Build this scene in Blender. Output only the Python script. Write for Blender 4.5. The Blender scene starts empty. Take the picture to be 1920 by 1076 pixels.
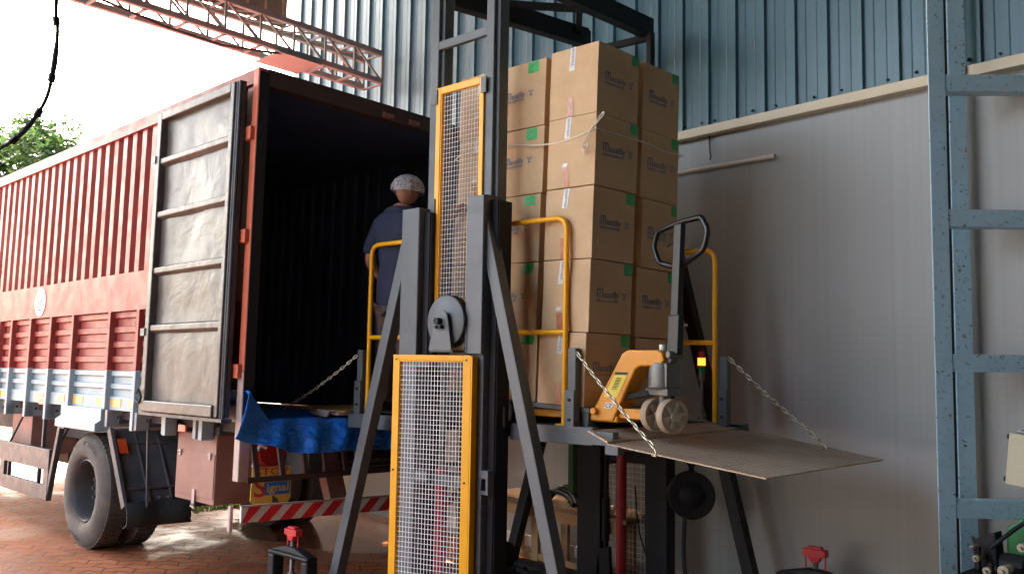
import bpy, bmesh, math, random
from math import sin, cos, pi, radians
from mathutils import Vector, Matrix, noise as mnoise
random.seed(7)
S = bpy.context.scene
COL = S.collection
# ------------------------------------------------------------------ camera
def V(*a): return Vector(a)
FPX = 1640.0
CAM = V(0, 0, 1.72)
AZ, PITCH, ROLL = radians(48.5), math.atan(137 / 1640.0), 0.016
_fh = V(-cos(AZ), sin(AZ), 0); _rh = V(sin(AZ), cos(AZ), 0)
FW = _fh * cos(PITCH) + V(0, 0, 1) * sin(PITCH)
_u0 = _rh.cross(FW)
RT = _rh * cos(ROLL) + _u0 * sin(ROLL)
UP = RT.cross(FW)
cd = bpy.data.cameras.new('camera'); cam = bpy.data.objects.new('camera', cd); COL.objects.link(cam)
m = Matrix((RT, UP, -FW)).transposed().to_4x4(); m.translation = CAM; cam.matrix_world = m
cd.sensor_width = 36; cd.lens = 36 * FPX / 1920; cd.clip_start = 0.05; cd.clip_end = 2000
S.camera = cam
# ------------------------------------------------------------------ world, sun, exposure
W = bpy.data.worlds.new("World"); S.world = W; W.use_nodes = True
wn = W.node_tree.nodes; wl = W.node_tree.links
for n in list(wn): wn.remove(n)
sky = wn.new('ShaderNodeTexSky'); sky.sky_type = 'NISHITA'; sky.sun_disc = False
SUN_DIR = V(-0.68, 0.2, 0.68).normalized()
sky.sun_elevation = math.asin(SUN_DIR.z); sky.sun_rotation = math.atan2(SUN_DIR.x, SUN_DIR.y)
sky.air_density = 1.2; sky.dust_density = 5.0; sky.ozone_density = 1.0
bg = wn.new('ShaderNodeBackground'); bg.inputs['Strength'].default_value = 0.15
wo = wn.new('ShaderNodeOutputWorld')
wb = wn.new('ShaderNodeMix'); wb.data_type = 'RGBA'; wb.blend_type = 'MULTIPLY'; wb.inputs[0].default_value = 1.0
wb.inputs[7].default_value = (1.03, 1.0, 0.94, 1)      # slightly warm daylight balance
wl.new(sky.outputs[0], wb.inputs[6]); wl.new(wb.outputs[2], bg.inputs[0]); wl.new(bg.outputs[0], wo.inputs[0])
sd = bpy.data.lights.new('sun', 'SUN'); sd.energy = 4.0; sd.angle = radians(0.5); sd.color = (1, 0.95, 0.86)
so = bpy.data.objects.new('sun', sd); COL.objects.link(so)
so.rotation_euler = SUN_DIR.to_track_quat('Z', 'Y').to_euler()
S.view_settings.view_transform = 'Standard'; S.view_settings.look = 'None'; S.view_settings.gamma = 1.0
S.view_settings.exposure = 3.9
S.cycles.use_denoising = True
S.cycles.max_bounces = 10; S.cycles.diffuse_bounces = 6; S.cycles.glossy_bounces = 4
S.cycles.sample_clamp_indirect = 6.0
# ------------------------------------------------------------------ helpers
def Rz(a): return Matrix.Rotation(a, 4, 'Z')
def Rx(a): return Matrix.Rotation(a, 4, 'X')
def Ry(a): return Matrix.Rotation(a, 4, 'Y')
def frame(loc, R=Matrix.Identity(4)): return Matrix.Translation(Vector(loc)) @ R

class MB:
    def __init__(s): s.v = []; s.f = []
    def add(s, vs, fs):
        b = len(s.v); s.v += [tuple(p) for p in vs]; s.f += [tuple(i + b for i in f) for f in fs]; return s
    def box(s, x0, x1, y0, y1, z0, z1):
        vs = [(x, y, z) for z in (z0, z1) for y in (y0, y1) for x in (x0, x1)]
        return s.add(vs, [(0, 2, 3, 1), (4, 5, 7, 6), (0, 1, 5, 4), (2, 6, 7, 3), (0, 4, 6, 2), (1, 3, 7, 5)])
    def hexa(s, p):   # 8 points: bottom ring 0-3 then top ring 4-7, counter-clockwise
        return s.add(p, [(3, 2, 1, 0), (4, 5, 6, 7), (0, 1, 5, 4), (1, 2, 6, 5), (2, 3, 7, 6), (3, 0, 4, 7)])
    def bar(s, p, q, w, h, up=(0, 0, 1)):
        p, q = Vector(p), Vector(q); d = (q - p).normalized(); u = Vector(up)
        if abs(d.dot(u.normalized())) > 0.98: u = V(0, 1, 0)
        a = d.cross(u).normalized(); b = a.cross(d).normalized()
        a = a * w / 2; b = b * h / 2
        return s.hexa([p - a - b, p + a - b, p + a + b, p - a + b, q - a - b, q + a - b, q + a + b, q - a + b])
    def tube(s, pts, r, n=10, closed=False, cap=True):
        P = [Vector(p) for p in pts]; N = len(P); rs = r if isinstance(r, (list, tuple)) else [r] * N
        rings = []; prev = None
        for i, p in enumerate(P):
            if closed: d = P[(i + 1) % N] - P[i - 1]
            else: d = (P[min(i + 1, N - 1)] - P[max(i - 1, 0)])
            d = d.normalized() if d.length > 1e-9 else V(0, 0, 1)
            if prev is None:
                u = V(0, 0, 1) if abs(d.z) < .9 else V(1, 0, 0)
                a = d.cross(u).normalized()
            else:
                a = prev - d * prev.dot(d)
                a = a.normalized() if a.length > 1e-6 else d.orthogonal().normalized()
            prev = a; b = d.cross(a)
            rings.append([p + (a * cos(2 * pi * k / n) + b * sin(2 * pi * k / n)) * rs[i] for k in range(n)])
        vs = [q for R in rings for q in R]; fs = []
        M = N if closed else N - 1
        for i in range(M):
            j = (i + 1) % N
            for k in range(n):
                l = (k + 1) % n
                fs.append((i * n + k, i * n + l, j * n + l, j * n + k))
        if cap and not closed:
            fs.append(tuple(range(n))[::-1]); fs.append(tuple((N - 1) * n + k for k in range(n)))
        return s.add(vs, fs)
    def cyl(s, p, q, r, n=20): return s.tube([p, q], r, n)
    def lathe(s, o, d, prof, n=40, cap=False):     # prof: (axial, radius)
        o, d = Vector(o), Vector(d).normalized(); a = d.orthogonal().normalized(); b = d.cross(a)
        vs = []; fs = []
        for t, r in prof:
            for k in range(n):
                th = 2 * pi * k / n
                vs.append(o + d * t + (a * cos(th) + b * sin(th)) * r)
        for i in range(len(prof) - 1):
            for k in range(n):
                l = (k + 1) % n
                fs.append((i * n + k, i * n + l, (i + 1) * n + l, (i + 1) * n + k))
        if cap:
            fs.append(tuple(range(n))[::-1]); fs.append(tuple((len(prof) - 1) * n + k for k in range(n)))
        return s.add(vs, fs)
    def prism(s, poly, f0, f1):       # poly: 2D points; f0/f1 map (a,b) to 3D for both ends
        n = len(poly)
        vs = [f0(*p) for p in poly] + [f1(*p) for p in poly]
        fs = [tuple(range(n))[::-1], tuple(range(n, 2 * n))] + [(i, (i + 1) % n, n + (i + 1) % n, n + i) for i in range(n)]
        return s.add(vs, fs)
    def grid(s, fn, nu, nv):
        vs = [fn(i / nu, j / nv) for j in range(nv + 1) for i in range(nu + 1)]
        fs = [(j * (nu + 1) + i, j * (nu + 1) + i + 1, (j + 1) * (nu + 1) + i + 1, (j + 1) * (nu + 1) + i) for j in range(nv) for i in range(nu)]
        return s.add(vs, fs)
    def mesh(s, name):
        me = bpy.data.meshes.new(name); me.from_pydata(s.v, [], s.f); me.update()
        bm = bmesh.new(); bm.from_mesh(me); bmesh.ops.recalc_face_normals(bm, faces=bm.faces); bm.to_mesh(me); bm.free()
        return me
    def obj(s, name, mat, parent=None, bevel=0, smooth=False, solid=0, seg=2):
        me = s.mesh(name); me.materials.append(mat)
        o = bpy.data.objects.new(name, me); COL.objects.link(o)
        if parent is not None: o.parent = parent
        if smooth:
            for p in me.polygons: p.use_smooth = True
            if smooth != 'all':
                try: me.set_sharp_from_angle(angle=radians(40))
                except Exception: pass
        if solid:
            md = o.modifiers.new('solid', 'SOLIDIFY'); md.thickness = solid; md.offset = 0
        if bevel:
            md = o.modifiers.new('bevel', 'BEVEL'); md.width = bevel; md.segments = seg; md.limit_method = 'ANGLE'; md.angle_limit = radians(50)
        return o
def tag(o, label=None, cat=None, group=None, kind=None):
    if label: o['label'] = label
    if cat: o['category'] = cat
    if group: o['group'] = group
    if kind: o['kind'] = kind
    return o
def thing(name, label, cat, M=Matrix.Identity(4), group=None):
    o = bpy.data.objects.new(name, None); COL.objects.link(o); o.matrix_world = M; o.empty_display_size = .2
    return tag(o, label, cat, group)
_tc = {}
def text2d(s, size=1.0):
    k = (s, size)
    if k not in _tc:
        cu = bpy.data.curves.new('t', 'FONT'); cu.body = s; cu.size = size; cu.resolution_u = 3; cu.offset = .012
        ob = bpy.data.objects.new('t', cu); COL.objects.link(ob)
        me = bpy.data.meshes.new_from_object(ob.evaluated_get(bpy.context.evaluated_depsgraph_get()))
        vs = [(v.co.x, v.co.y) for v in me.vertices]; fs = [tuple(p.vertices) for p in me.polygons]
        bpy.data.objects.remove(ob); bpy.data.meshes.remove(me); bpy.data.curves.remove(cu)
        _tc[k] = (vs, fs)
    return _tc[k]
def text_fit(s, x0, x1, y0, y1):       # text scaled to fill a rectangle
    vs, fs = text2d(s)
    ax = min(p[0] for p in vs); bx = max(p[0] for p in vs); ay = min(p[1] for p in vs); by = max(p[1] for p in vs)
    return [(x0 + (p[0] - ax) / (bx - ax) * (x1 - x0), y0 + (p[1] - ay) / (by - ay) * (y1 - y0)) for p in vs], fs

# ------------------------------------------------------------------ materials
def newmat(name):
    m = bpy.data.materials.new(name); m.use_nodes = True; nt = m.node_tree
    return m, nt, nt.nodes['Principled BSDF']
def coords(nt, scale=(1, 1, 1), kind='Object'):
    t = nt.nodes.new('ShaderNodeTexCoord'); mp = nt.nodes.new('ShaderNodeMapping'); mp.inputs['Scale'].default_value = scale
    nt.links.new(t.outputs[kind], mp.inputs[0]); return mp.outputs[0]
def noise(nt, vec, scale, detail=5, rough=.6, dist=0):
    n = nt.nodes.new('ShaderNodeTexNoise'); n.inputs['Scale'].default_value = scale; n.inputs['Detail'].default_value = detail
    n.inputs['Roughness'].default_value = rough; n.inputs['Distortion'].default_value = dist
    nt.links.new(vec, n.inputs['Vector']); return n.outputs['Fac']
def ramp(nt, fac, stops):
    r = nt.nodes.new('ShaderNodeValToRGB'); e = r.color_ramp.elements
    while len(e) < len(stops): e.new(.5)
    for i, (p, c) in enumerate(stops):
        e[i].position = p; e[i].color = (c, c, c, 1) if not isinstance(c, (tuple, list)) else (*c[:3], 1)
    nt.links.new(fac, r.inputs[0]); return r.outputs[0]
def mix(nt, fac, a, b, mode='MIX'):
    n = nt.nodes.new('ShaderNodeMix'); n.data_type = 'RGBA'; n.blend_type = mode
    if isinstance(fac, (int, float)): n.inputs[0].default_value = fac
    else: nt.links.new(fac, n.inputs[0])
    for i, c in ((6, a), (7, b)):
        if isinstance(c, (tuple, list)): n.inputs[i].default_value = (*c[:3], 1)
        else: nt.links.new(c, n.inputs[i])
    return n.outputs[2]
def math_(nt, op, a, b=0.0):
    n = nt.nodes.new('ShaderNodeMath'); n.operation = op
    for i, c in enumerate((a, b)):
        if isinstance(c, (int, float)): n.inputs[i].default_value = c
        else: nt.links.new(c, n.inputs[i])
    return n.outputs[0]
def bump(nt, bs, h, strength=.2, dist=.01):
    b = nt.nodes.new('ShaderNodeBump'); b.inputs['Strength'].default_value = strength; b.inputs['Distance'].default_value = dist
    nt.links.new(h, b.inputs['Height']); nt.links.new(b.outputs[0], bs.inputs['Normal'])
def paint(name, col, rough=.5, var=.12, scale=6, chip=None, chip_amt=.0, metal=0, bumpy=.06, stretch=(1, 1, 1), dirt=None, dirt_amt=.5):
    m, nt, bs = newmat(name); vec = coords(nt, stretch)
    if name == 'truck_red': bs.inputs['Specular IOR Level'].default_value = .25
    if name == 'black_steel': bs.inputs['Specular IOR Level'].default_value = .2
    if name == 'dark_inside_paint': bs.inputs['Specular IOR Level'].default_value = .1
    n1 = noise(nt, vec, scale, 6, .65)
    lo = tuple(c * (1 - var) for c in col); hi = tuple(min(1, c * (1 + var)) for c in col)
    c = mix(nt, ramp(nt, n1, [(.3, 0), (.7, 1)]), lo, hi)
    if dirt:
        n3 = noise(nt, vec, scale * .35, 4, .7, .6)
        c = mix(nt, math_(nt, 'MULTIPLY', ramp(nt, n3, [(.42, 0), (.68, 1)]), dirt_amt), c, dirt)
    if chip:
        n2 = noise(nt, vec, scale * 3.2, 8, .75, .4)
        c = mix(nt, ramp(nt, n2, [(.62 - chip_amt, 0), (.655 - chip_amt, 1)]), c, chip)
    nt.links.new(c, bs.inputs['Base Color'])
    r = ramp(nt, noise(nt, vec, scale * 2, 4), [(.25, max(0, rough - .12)), (.75, min(1, rough + .15))])
    nt.links.new(r, bs.inputs['Roughness']); bs.inputs['Metallic'].default_value = metal
    if bumpy: bump(nt, bs, noise(nt, vec, scale * 5, 6, .7), bumpy, .004)
    return m
def flat(name, col, rough=.5, metal=0, **k):
    m, nt, bs = newmat(name); bs.inputs['Base Color'].default_value = (*col, 1); bs.inputs['Roughness'].default_value = rough
    bs.inputs['Metallic'].default_value = metal; return m

M = {}
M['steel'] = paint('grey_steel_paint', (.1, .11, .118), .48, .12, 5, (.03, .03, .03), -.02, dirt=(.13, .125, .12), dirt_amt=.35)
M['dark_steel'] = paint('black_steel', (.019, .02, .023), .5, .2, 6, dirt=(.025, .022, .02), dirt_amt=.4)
M['yellow'] = paint('yellow_enamel', (.93, .42, .002), .36, .06, 4, (.25, .13, .02), -.06, bumpy=.02)
M['jack_yellow'] = paint('orange_yellow_enamel', (.72, .27, .012), .36, .08, 8, (.2, .1, .03), -.05, bumpy=.03)
M['wire'] = paint('white_wire', (.86, .85, .83), .4, .06, 20, bumpy=0)
M['rubber'] = paint('black_rubber', (.022, .022, .022), .75, .25, 14)
M['tyre'] = paint('dusty_tyre', (.07, .058, .049), .9, .25, 9, dirt=(.16, .115, .085), dirt_amt=.55, bumpy=.15)
M['tyre_text'] = flat('tyre_lettering', (.012, .012, .012), .7)
M['rim'] = paint('dusty_rim', (.04, .037, .036), .5, .3, 8, dirt=(.08, .058, .05), dirt_amt=.5)
M['red_ram'] = paint('red_ram_paint', (.42, .02, .03), .35, .12, 6)
M['red_part'] = paint('bright_red_paint', (.6, .03, .04), .4, .12, 12)
M['gloss_black'] = flat('gloss_black', (.004, .004, .005), .4)
M['zinc'] = paint('zinc_chain', (.62, .58, .45), .3, .12, 30, metal=.8, bumpy=0)
M['cast'] = paint('cast_metal', (.15, .145, .135), .45, .2, 20, metal=.5, bumpy=.2)
M['nylon'] = paint('worn_nylon', (.42, .31, .21), .6, .12, 14, dirt=(.3, .22, .15), dirt_amt=.5)
M['nylon_face'] = paint('pale_nylon', (.5, .43, .32), .55, .1, 14, dirt=(.35, .28, .2), dirt_amt=.4)
M['truck_red'] = paint('truck_red', (.25, .04, .03), .45, .1, 3, (.2, .05, .035), -.05, dirt=(.33, .115, .095), dirt_amt=.6)
M['truck_white'] = paint('truck_pale_blue_white', (.27, .345, .37), .5, .05, 4, dirt=(.27, .3, .305), dirt_amt=.5)
M['truck_brown'] = paint('truck_red_oxide', (.23, .095, .07), .6, .15, 5, dirt=(.3, .17, .14), dirt_amt=.5)
M['truck_maroon'] = paint('truck_maroon', (.06, .03, .027), .6, .15, 5, dirt=(.05, .035, .03), dirt_amt=.5)
M['post_orange'] = paint('post_orange_red', (.58, .13, .065), .5, .12, 7, (.2, .07, .05), -.03)
M['post_pale'] = paint('scraped_post', (.42, .3, .26), .6, .15, 9, (.15, .07, .05), -.02)
M['inside'] = paint('dark_inside_paint', (.075, .11, .2), .7, .15, 3)
M['chassis'] = paint('chassis_grey', (.06, .06, .065), .6, .2, 6, dirt=(.14, .1, .085), dirt_amt=.5)
M['guard'] = paint('guard_grey', (.036, .042, .048), .5, .12, 5, dirt=(.06, .052, .05), dirt_amt=.4)
M['bracket'] = paint('bracket_grey', (.24, .25, .26), .5, .12, 8, dirt=(.2, .16, .14), dirt_amt=.4)
M['amber'] = flat('amber_reflector', (.75, .3, .02), .25)
M['lamp_red'] = flat('red_marker', (.65, .08, .02), .3)
M['white_paint'] = paint('white_paint', (.75, .74, .7), .45, .05, 10)
M['stripe_red'] = paint('stripe_red', (.75, .02, .028), .45, .08, 10)
M['stripe_grey'] = paint('stripe_grey', (.76, .74, .69), .4, .05, 12)
M['black'] = flat('black_ink', (.012, .012, .014), .5)
M['white'] = flat('white_ink', (.8, .8, .78), .5)
M['ink_blue'] = paint('faded_blue_ink', (.1, .16, .27), .7, .2, 60, bumpy=0)
M['mud_yellow'] = paint('flap_yellow', (.68, .4, .03), .5, .1, 8, dirt=(.3, .2, .1), dirt_amt=.4)
M['mud_red'] = flat('flap_red', (.45, .02, .02), .5)
M['mud_blue'] = flat('flap_blue', (.01, .12, .42), .5)
M['wood'] = paint('pale_timber', (.5, .3, .14), .65, .15, 3, stretch=(1, 6, 6), dirt=(.25, .13, .06), dirt_amt=.4)
M['wood_top'] = paint('bench_ply', (.3, .17, .09), .6, .2, 4, stretch=(1, 5, 5))
M['cream'] = paint('cream_paint', (.72, .64, .44), .45, .04, 6)
M['ledge'] = paint('cream_flashing', (.68, .58, .42), .5, .05, 4)
M['blue_frame'] = paint('light_blue_paint', (.38, .58, .7), .42, .06, 11, (.13, .075, .06), .035, dirt=(.44, .57, .63), dirt_amt=.5, bumpy=.15)
M['green'] = paint('machine_green', (.04, .26, .08), .45, .12, 8)
M['dark_green'] = paint('dark_green_paint', (.03, .1, .025), .5, .12, 8)
M['pink_steel'] = paint('weathered_truss_paint', (.205, .208, .2), .55, .12, 6, (.2, .12, .08), -.04)
M['brown_clad'] = paint('brown_cladding', (.3, .21, .16), .55, .08, 3)
M['rope'] = paint('white_rope', (.72, .66, .54), .8, .1, 40)
M['cable'] = paint('black_cable', (.016, .016, .02), .6, .2, 20)
M['pvc'] = paint('grey_white_pvc', (.62, .57, .52), .4, .06, 6)
M['skin'] = paint('brown_skin', (.33, .15, .085), .5, .08, 20, bumpy=.03)
M['shoe'] = flat('dark_shoe', (.03, .022, .02), .6)
M['skirting'] = paint('white_skirting', (.68, .66, .64), .55, .08, 5, dirt=(.4, .33, .3), dirt_amt=.5)
M['seal'] = paint('door_seal_rubber', (.03, .03, .034), .5, .2, 8, dirt=(.1, .08, .07), dirt_amt=.4)
M['sky_seal'] = M['seal']

def cloth_mat(name, col, rough=.85, var=.2, scale=120, fold=5):
    m, nt, bs = newmat(name); vec = coords(nt)
    c = mix(nt, noise(nt, vec, scale, 3), tuple(x * (1 - var) for x in col), tuple(x * (1 + var) for x in col))
    nt.links.new(c, bs.inputs['Base Color']); bs.inputs['Roughness'].default_value = rough
    bump(nt, bs, noise(nt, vec, fold, 3, .5, .8), .7, .03)
    return m
M['shirt'] = cloth_mat('navy_cotton', (.022, .027, .058), .85, .12, 150, 6)
M['trousers'] = cloth_mat('brown_trousers', (.085, .05, .045), .85, .12, 150, 7)
M['grey_cloth'] = cloth_mat('white_dark_cloth', (.5, .48, .55), .85, .2, 12, 12)

def card_mat():
    m, nt, bs = newmat('cardboard'); vec = coords(nt)
    inf = nt.nodes.new('ShaderNodeObjectInfo')
    c = mix(nt, ramp(nt, noise(nt, vec, 5, 5, .6, .3), [(.3, 0), (.75, 1)]), (.56, .37, .2), (.66, .455, .265))
    c = mix(nt, math_(nt, 'MULTIPLY', inf.outputs['Random'], .3), c, (.56, .36, .19))
    v2 = coords(nt, (1, 1, 160)); fl = noise(nt, v2, 2.0, 2, .5)
    c = mix(nt, ramp(nt, fl, [(.35, .14), (.65, 0)]), c, (.4, .24, .12))
    sc = noise(nt, coords(nt, (1, 1, 4)), 30, 6, .8)
    c = mix(nt, ramp(nt, sc, [(.68, 0), (.74, .4)]), c, (.25, .14, .07))
    nt.links.new(c, bs.inputs['Base Color']); bs.inputs['Roughness'].default_value = .78
    h = math_(nt, 'ADD', fl, math_(nt, 'MULTIPLY', noise(nt, vec, 8, 3), 1.5))
    bump(nt, bs, h, .16, .004); return m
M['card'] = card_mat()
def label_mat():
    m, nt, bs = newmat('green_label'); vec = coords(nt)
    c = mix(nt, ramp(nt, noise(nt, coords(nt, (40, 40, 160)), 1.0, 2), [(.56, 0), (.62, .75)]), (.05, .45, .12), (.01, .14, .04))
    nt.links.new(c, bs.inputs['Base Color']); bs.inputs['Roughness'].default_value = .4; return m
M['green_label'] = label_mat()
def tape_mat(name, a, b, rough):
    m, nt, bs = newmat(name)
    c = mix(nt, ramp(nt, noise(nt, coords(nt, (60, 60, 25)), 1.0, 4), [(.45, 0), (.6, 1)]), a, b)
    nt.links.new(c, bs.inputs['Base Color']); bs.inputs['Roughness'].default_value = rough; return m
M['white_tape'] = tape_mat('white_printed_tape', (.72, .68, .62), (.6, .56, .52), .35)
M['brown_tape'] = tape_mat('brown_tape', (.45, .17, .09), (.55, .25, .15), .25)
M['tape_text'] = flat('tape_text', (.18, .18, .2), .6)

def wall_mat():
    m, nt, bs = newmat('grey_panel'); v = coords(nt)
    st = noise(nt, coords(nt, (26, 26, .12)), 1.0, 4, .6)
    c = mix(nt, ramp(nt, st, [(.3, 0), (.7, 1)]), (.325, .328, .32), (.36, .362, .35))
    c = mix(nt, ramp(nt, noise(nt, v, 1.1, 5, .6, .5), [(.5, 0), (.8, .4)]), c, (.35, .35, .345))
    c = mix(nt, ramp(nt, noise(nt, coords(nt, (9, 9, 1.4)), 1.0, 6, .7), [(.69, 0), (.74, .45)]), c, (.32, .2, .12))
    c = mix(nt, ramp(nt, noise(nt, v, 24, 2, .5), [(.77, 0), (.79, .7)]), c, (.8, .78, .74))
    nt.links.new(c, bs.inputs['Base Color']); bs.inputs['Roughness'].default_value = .42
    bump(nt, bs, st, .12, .01); return m
M['wall'] = wall_mat()
def clad_mat():
    m, nt, bs = newmat('blue_cladding'); v = coords(nt)
    st = noise(nt, coords(nt, (18, 18, .25)), 1.0, 5, .65)
    c = mix(nt, ramp(nt, st, [(.3, 0), (.72, 1)]), (.058, .135, .178), (.082, .168, .215))
    c = mix(nt, ramp(nt, noise(nt, v, 3, 5, .7), [(.55, 0), (.8, .4)]), c, (.1, .18, .22))
    nt.links.new(c, bs.inputs['Base Color']); bs.inputs['Roughness'].default_value = .36
    bump(nt, bs, noise(nt, coords(nt, (5, 5, 1.3)), 1.0, 3, .5), .15, .02); return m
M['clad'] = clad_mat()
M['joint'] = paint('panel_joint', (.39, .365, .33), .6, .2, 6, (.3, .2, .14), .04)
M['bay_dark'] = paint('bay_wall_paint', (.045, .045, .045), .8, .08, 2)
def door_mat():
    m, nt, bs = newmat('worn_door'); v = coords(nt)
    c = mix(nt, ramp(nt, noise(nt, v, 2.2, 6, .65, .4), [(.35, 0), (.65, 1)]), (.055, .041, .035), (.1, .085, .076))
    c = mix(nt, ramp(nt, noise(nt, coords(nt, (3, 3, 6)), 2.6, 8, .8, .6), [(.56, 0), (.64, .75)]), c, (.085, .045, .033))
    c = mix(nt, ramp(nt, noise(nt, coords(nt, (3, 3, 7)), 3.4, 8, .8, .3), [(.66, 0), (.7, .7)]), c, (.24, .225, .21))
    nt.links.new(c, bs.inputs['Base Color']); bs.inputs['Roughness'].default_value = .45
    bump(nt, bs, noise(nt, v, 3.5, 4, .55, .5), .5, .03); return m
M['door'] = door_mat()
def paver_mat():
    m, nt, bs = newmat('red_pavers'); t = nt.nodes.new('ShaderNodeTexCoord')
    rot = nt.nodes.new('ShaderNodeMapping'); rot.inputs['Rotation'].default_value = (0, 0, radians(-40)); nt.links.new(t.outputs['Object'], rot.inputs[0])
    sx = nt.nodes.new('ShaderNodeSeparateXYZ'); nt.links.new(rot.outputs[0], sx.inputs[0])
    zig = math_(nt, 'PINGPONG', sx.outputs['X'], .13)
    y2 = math_(nt, 'ADD', sx.outputs['Y'], math_(nt, 'MULTIPLY', zig, .42))
    zg2 = math_(nt, 'PINGPONG', y2, .13); x2 = math_(nt, 'ADD', sx.outputs['X'], math_(nt, 'MULTIPLY', zg2, .25))
    cb = nt.nodes.new('ShaderNodeCombineXYZ'); nt.links.new(x2, cb.inputs[0]); nt.links.new(y2, cb.inputs[1])
    b = nt.nodes.new('ShaderNodeTexBrick'); nt.links.new(cb.outputs[0], b.inputs['Vector'])
    b.inputs['Scale'].default_value = 1.0; b.inputs['Brick Width'].default_value = .26; b.inputs['Row Height'].default_value = .13
    b.inputs['Mortar Size'].default_value = .011; b.inputs['Mortar Smooth'].default_value = .3; b.inputs['Bias'].default_value = 0
    b.inputs['Color1'].default_value = (.26, .066, .018, 1); b.inputs['Color2'].default_value = (.35, .098, .032, 1); b.inputs['Mortar'].default_value = (.03, .012, .008, 1)
    v = coords(nt)
    c = mix(nt, ramp(nt, noise(nt, v, 1.3, 6, .7), [(.35, 0), (.7, .55)]), b.outputs['Color'], (.27, .105, .055))
    wetn = noise(nt, v, .55, 4, .6, .4)
    sp = nt.nodes.new('ShaderNodeSeparateXYZ'); nt.links.new(t.outputs['Object'], sp.inputs[0])
    # the wet stretch lies behind the truck, between it and the wall
    dx = math_(nt, 'MULTIPLY', math_(nt, 'ADD', sp.outputs['X'], 7.4), .5); dy = math_(nt, 'MULTIPLY', math_(nt, 'ADD', sp.outputs['Y'], -5.75), .75)
    d2 = math_(nt, 'ADD', math_(nt, 'MULTIPLY', dx, dx), math_(nt, 'MULTIPLY', dy, dy))
    wet0 = math_(nt, 'SUBTRACT', math_(nt, 'ADD', wetn, .56), d2)
    wet = ramp(nt, wet0, [(.56, 0), (.68, 1)])
    damp = ramp(nt, noise(nt, v, 1.3, 5, .6, .4), [(.47, 0), (.58, .75)])
    c = mix(nt, math_(nt, 'MULTIPLY', damp, .7), c, mix(nt, .55, c, (.08, .02, .015)))
    c = mix(nt, math_(nt, 'MULTIPLY', wet, .45), c, (.06, .022, .014))
    nt.links.new(c, bs.inputs['Base Color'])
    r = math_(nt, 'SUBTRACT', math_(nt, 'SUBTRACT', .74, math_(nt, 'MULTIPLY', wet, .64)), math_(nt, 'MULTIPLY', damp, .42))
    nt.links.new(r, bs.inputs['Roughness']); nt.links.new(math_(nt, 'ADD', .2, math_(nt, 'MULTIPLY', wet, .4)), bs.inputs['Specular IOR Level'])
    h = math_(nt, 'SUBTRACT', math_(nt, 'MULTIPLY', noise(nt, v, 60, 4), .25), b.outputs['Fac'])
    h = math_(nt, 'MULTIPLY', h, math_(nt, 'SUBTRACT', 1.0, math_(nt, 'MULTIPLY', wet, .7)))
    bump(nt, bs, h, .7, .008); return m
M['pavers'] = paver_mat()
M['concrete'] = paint('yard_concrete', (.2, .19, .175), .8, .1, 1.2, bumpy=.1)
def plate_mat():   # checker plate: raised bars are in the geometry's bump
    m, nt, bs = newmat('checker_plate'); t = nt.nodes.new('ShaderNodeTexCoord')
    hs = []
    for a, off in ((radians(45), 0), (radians(-45), .5)):
        mp = nt.nodes.new('ShaderNodeMapping'); mp.inputs['Rotation'].default_value = (0, 0, a); mp.inputs['Scale'].default_value = (1, 1, 1); nt.links.new(t.outputs['Object'], mp.inputs[0])
        s = nt.nodes.new('ShaderNodeSeparateXYZ'); nt.links.new(mp.outputs[0], s.inputs[0])
        u = math_(nt, 'ABSOLUTE', math_(nt, 'SUBTRACT', math_(nt, 'FRACT', math_(nt, 'ADD', math_(nt, 'MULTIPLY', s.outputs['X'], 17), off)), .5))
        v = math_(nt, 'ABSOLUTE', math_(nt, 'SUBTRACT', math_(nt, 'FRACT', math_(nt, 'ADD', math_(nt, 'MULTIPLY', s.outputs['Y'], 17), off)), .5))
        e = math_(nt, 'ADD', math_(nt, 'MULTIPLY', u, 2.6), math_(nt, 'MULTIPLY', v, 9))
        hs.append(ramp(nt, e, [(.75, 1), (1.0, 0)]))
    h = math_(nt, 'MAXIMUM', hs[0], hs[1]); vec = coords(nt)
    c = mix(nt, ramp(nt, noise(nt, vec, 5, 6, .7, .5), [(.35, 0), (.7, 1)]), (.38, .28, .19), (.56, .42, .3))
    c = mix(nt, math_(nt, 'MULTIPLY', h, .8), c, (.62, .53, .43))
    nt.links.new(c, bs.inputs['Base Color']); bs.inputs['Metallic'].default_value = .15
    nt.links.new(math_(nt, 'SUBTRACT', .6, math_(nt, 'MULTIPLY', h, .2)), bs.inputs['Roughness'])
    bump(nt, bs, h, .9, .004); return m
M['plate'] = plate_mat()
def tarp_mat():
    m, nt, bs = newmat('blue_tarpaulin'); v = coords(nt)
    c = mix(nt, ramp(nt, noise(nt, v, 6, 6, .7, 1.0), [(.35, 0), (.7, 1)]), (.006, .14, .7), (.02, .28, .95))
    nt.links.new(c, bs.inputs['Base Color']); bs.inputs['Roughness'].default_value = .3
    bump(nt, bs, noise(nt, v, 13, 5, .6, 1.6), .8, .025); return m
M['tarp'] = tarp_mat()
def leaf_mat(name, a, b):
    m, nt, bs = newmat(name); v = coords(nt)
    c = mix(nt, noise(nt, v, 2.2, 5, .7), a, b); nt.links.new(c, bs.inputs['Base Color']); bs.inputs['Roughness'].default_value = .5
    tr = nt.nodes.new('ShaderNodeBsdfTranslucent'); nt.links.new(c, tr.inputs[0]); mx = nt.nodes.new('ShaderNodeMixShader'); mx.inputs[0].default_value = .35
    nt.links.new(bs.outputs[0], mx.inputs[1]); nt.links.new(tr.outputs[0], mx.inputs[2]); nt.links.new(mx.outputs[0], nt.nodes['Material Output'].inputs[0]); return m
M['leaf'] = leaf_mat('leaves', (.015, .036, .006), (.045, .08, .015))
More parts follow.
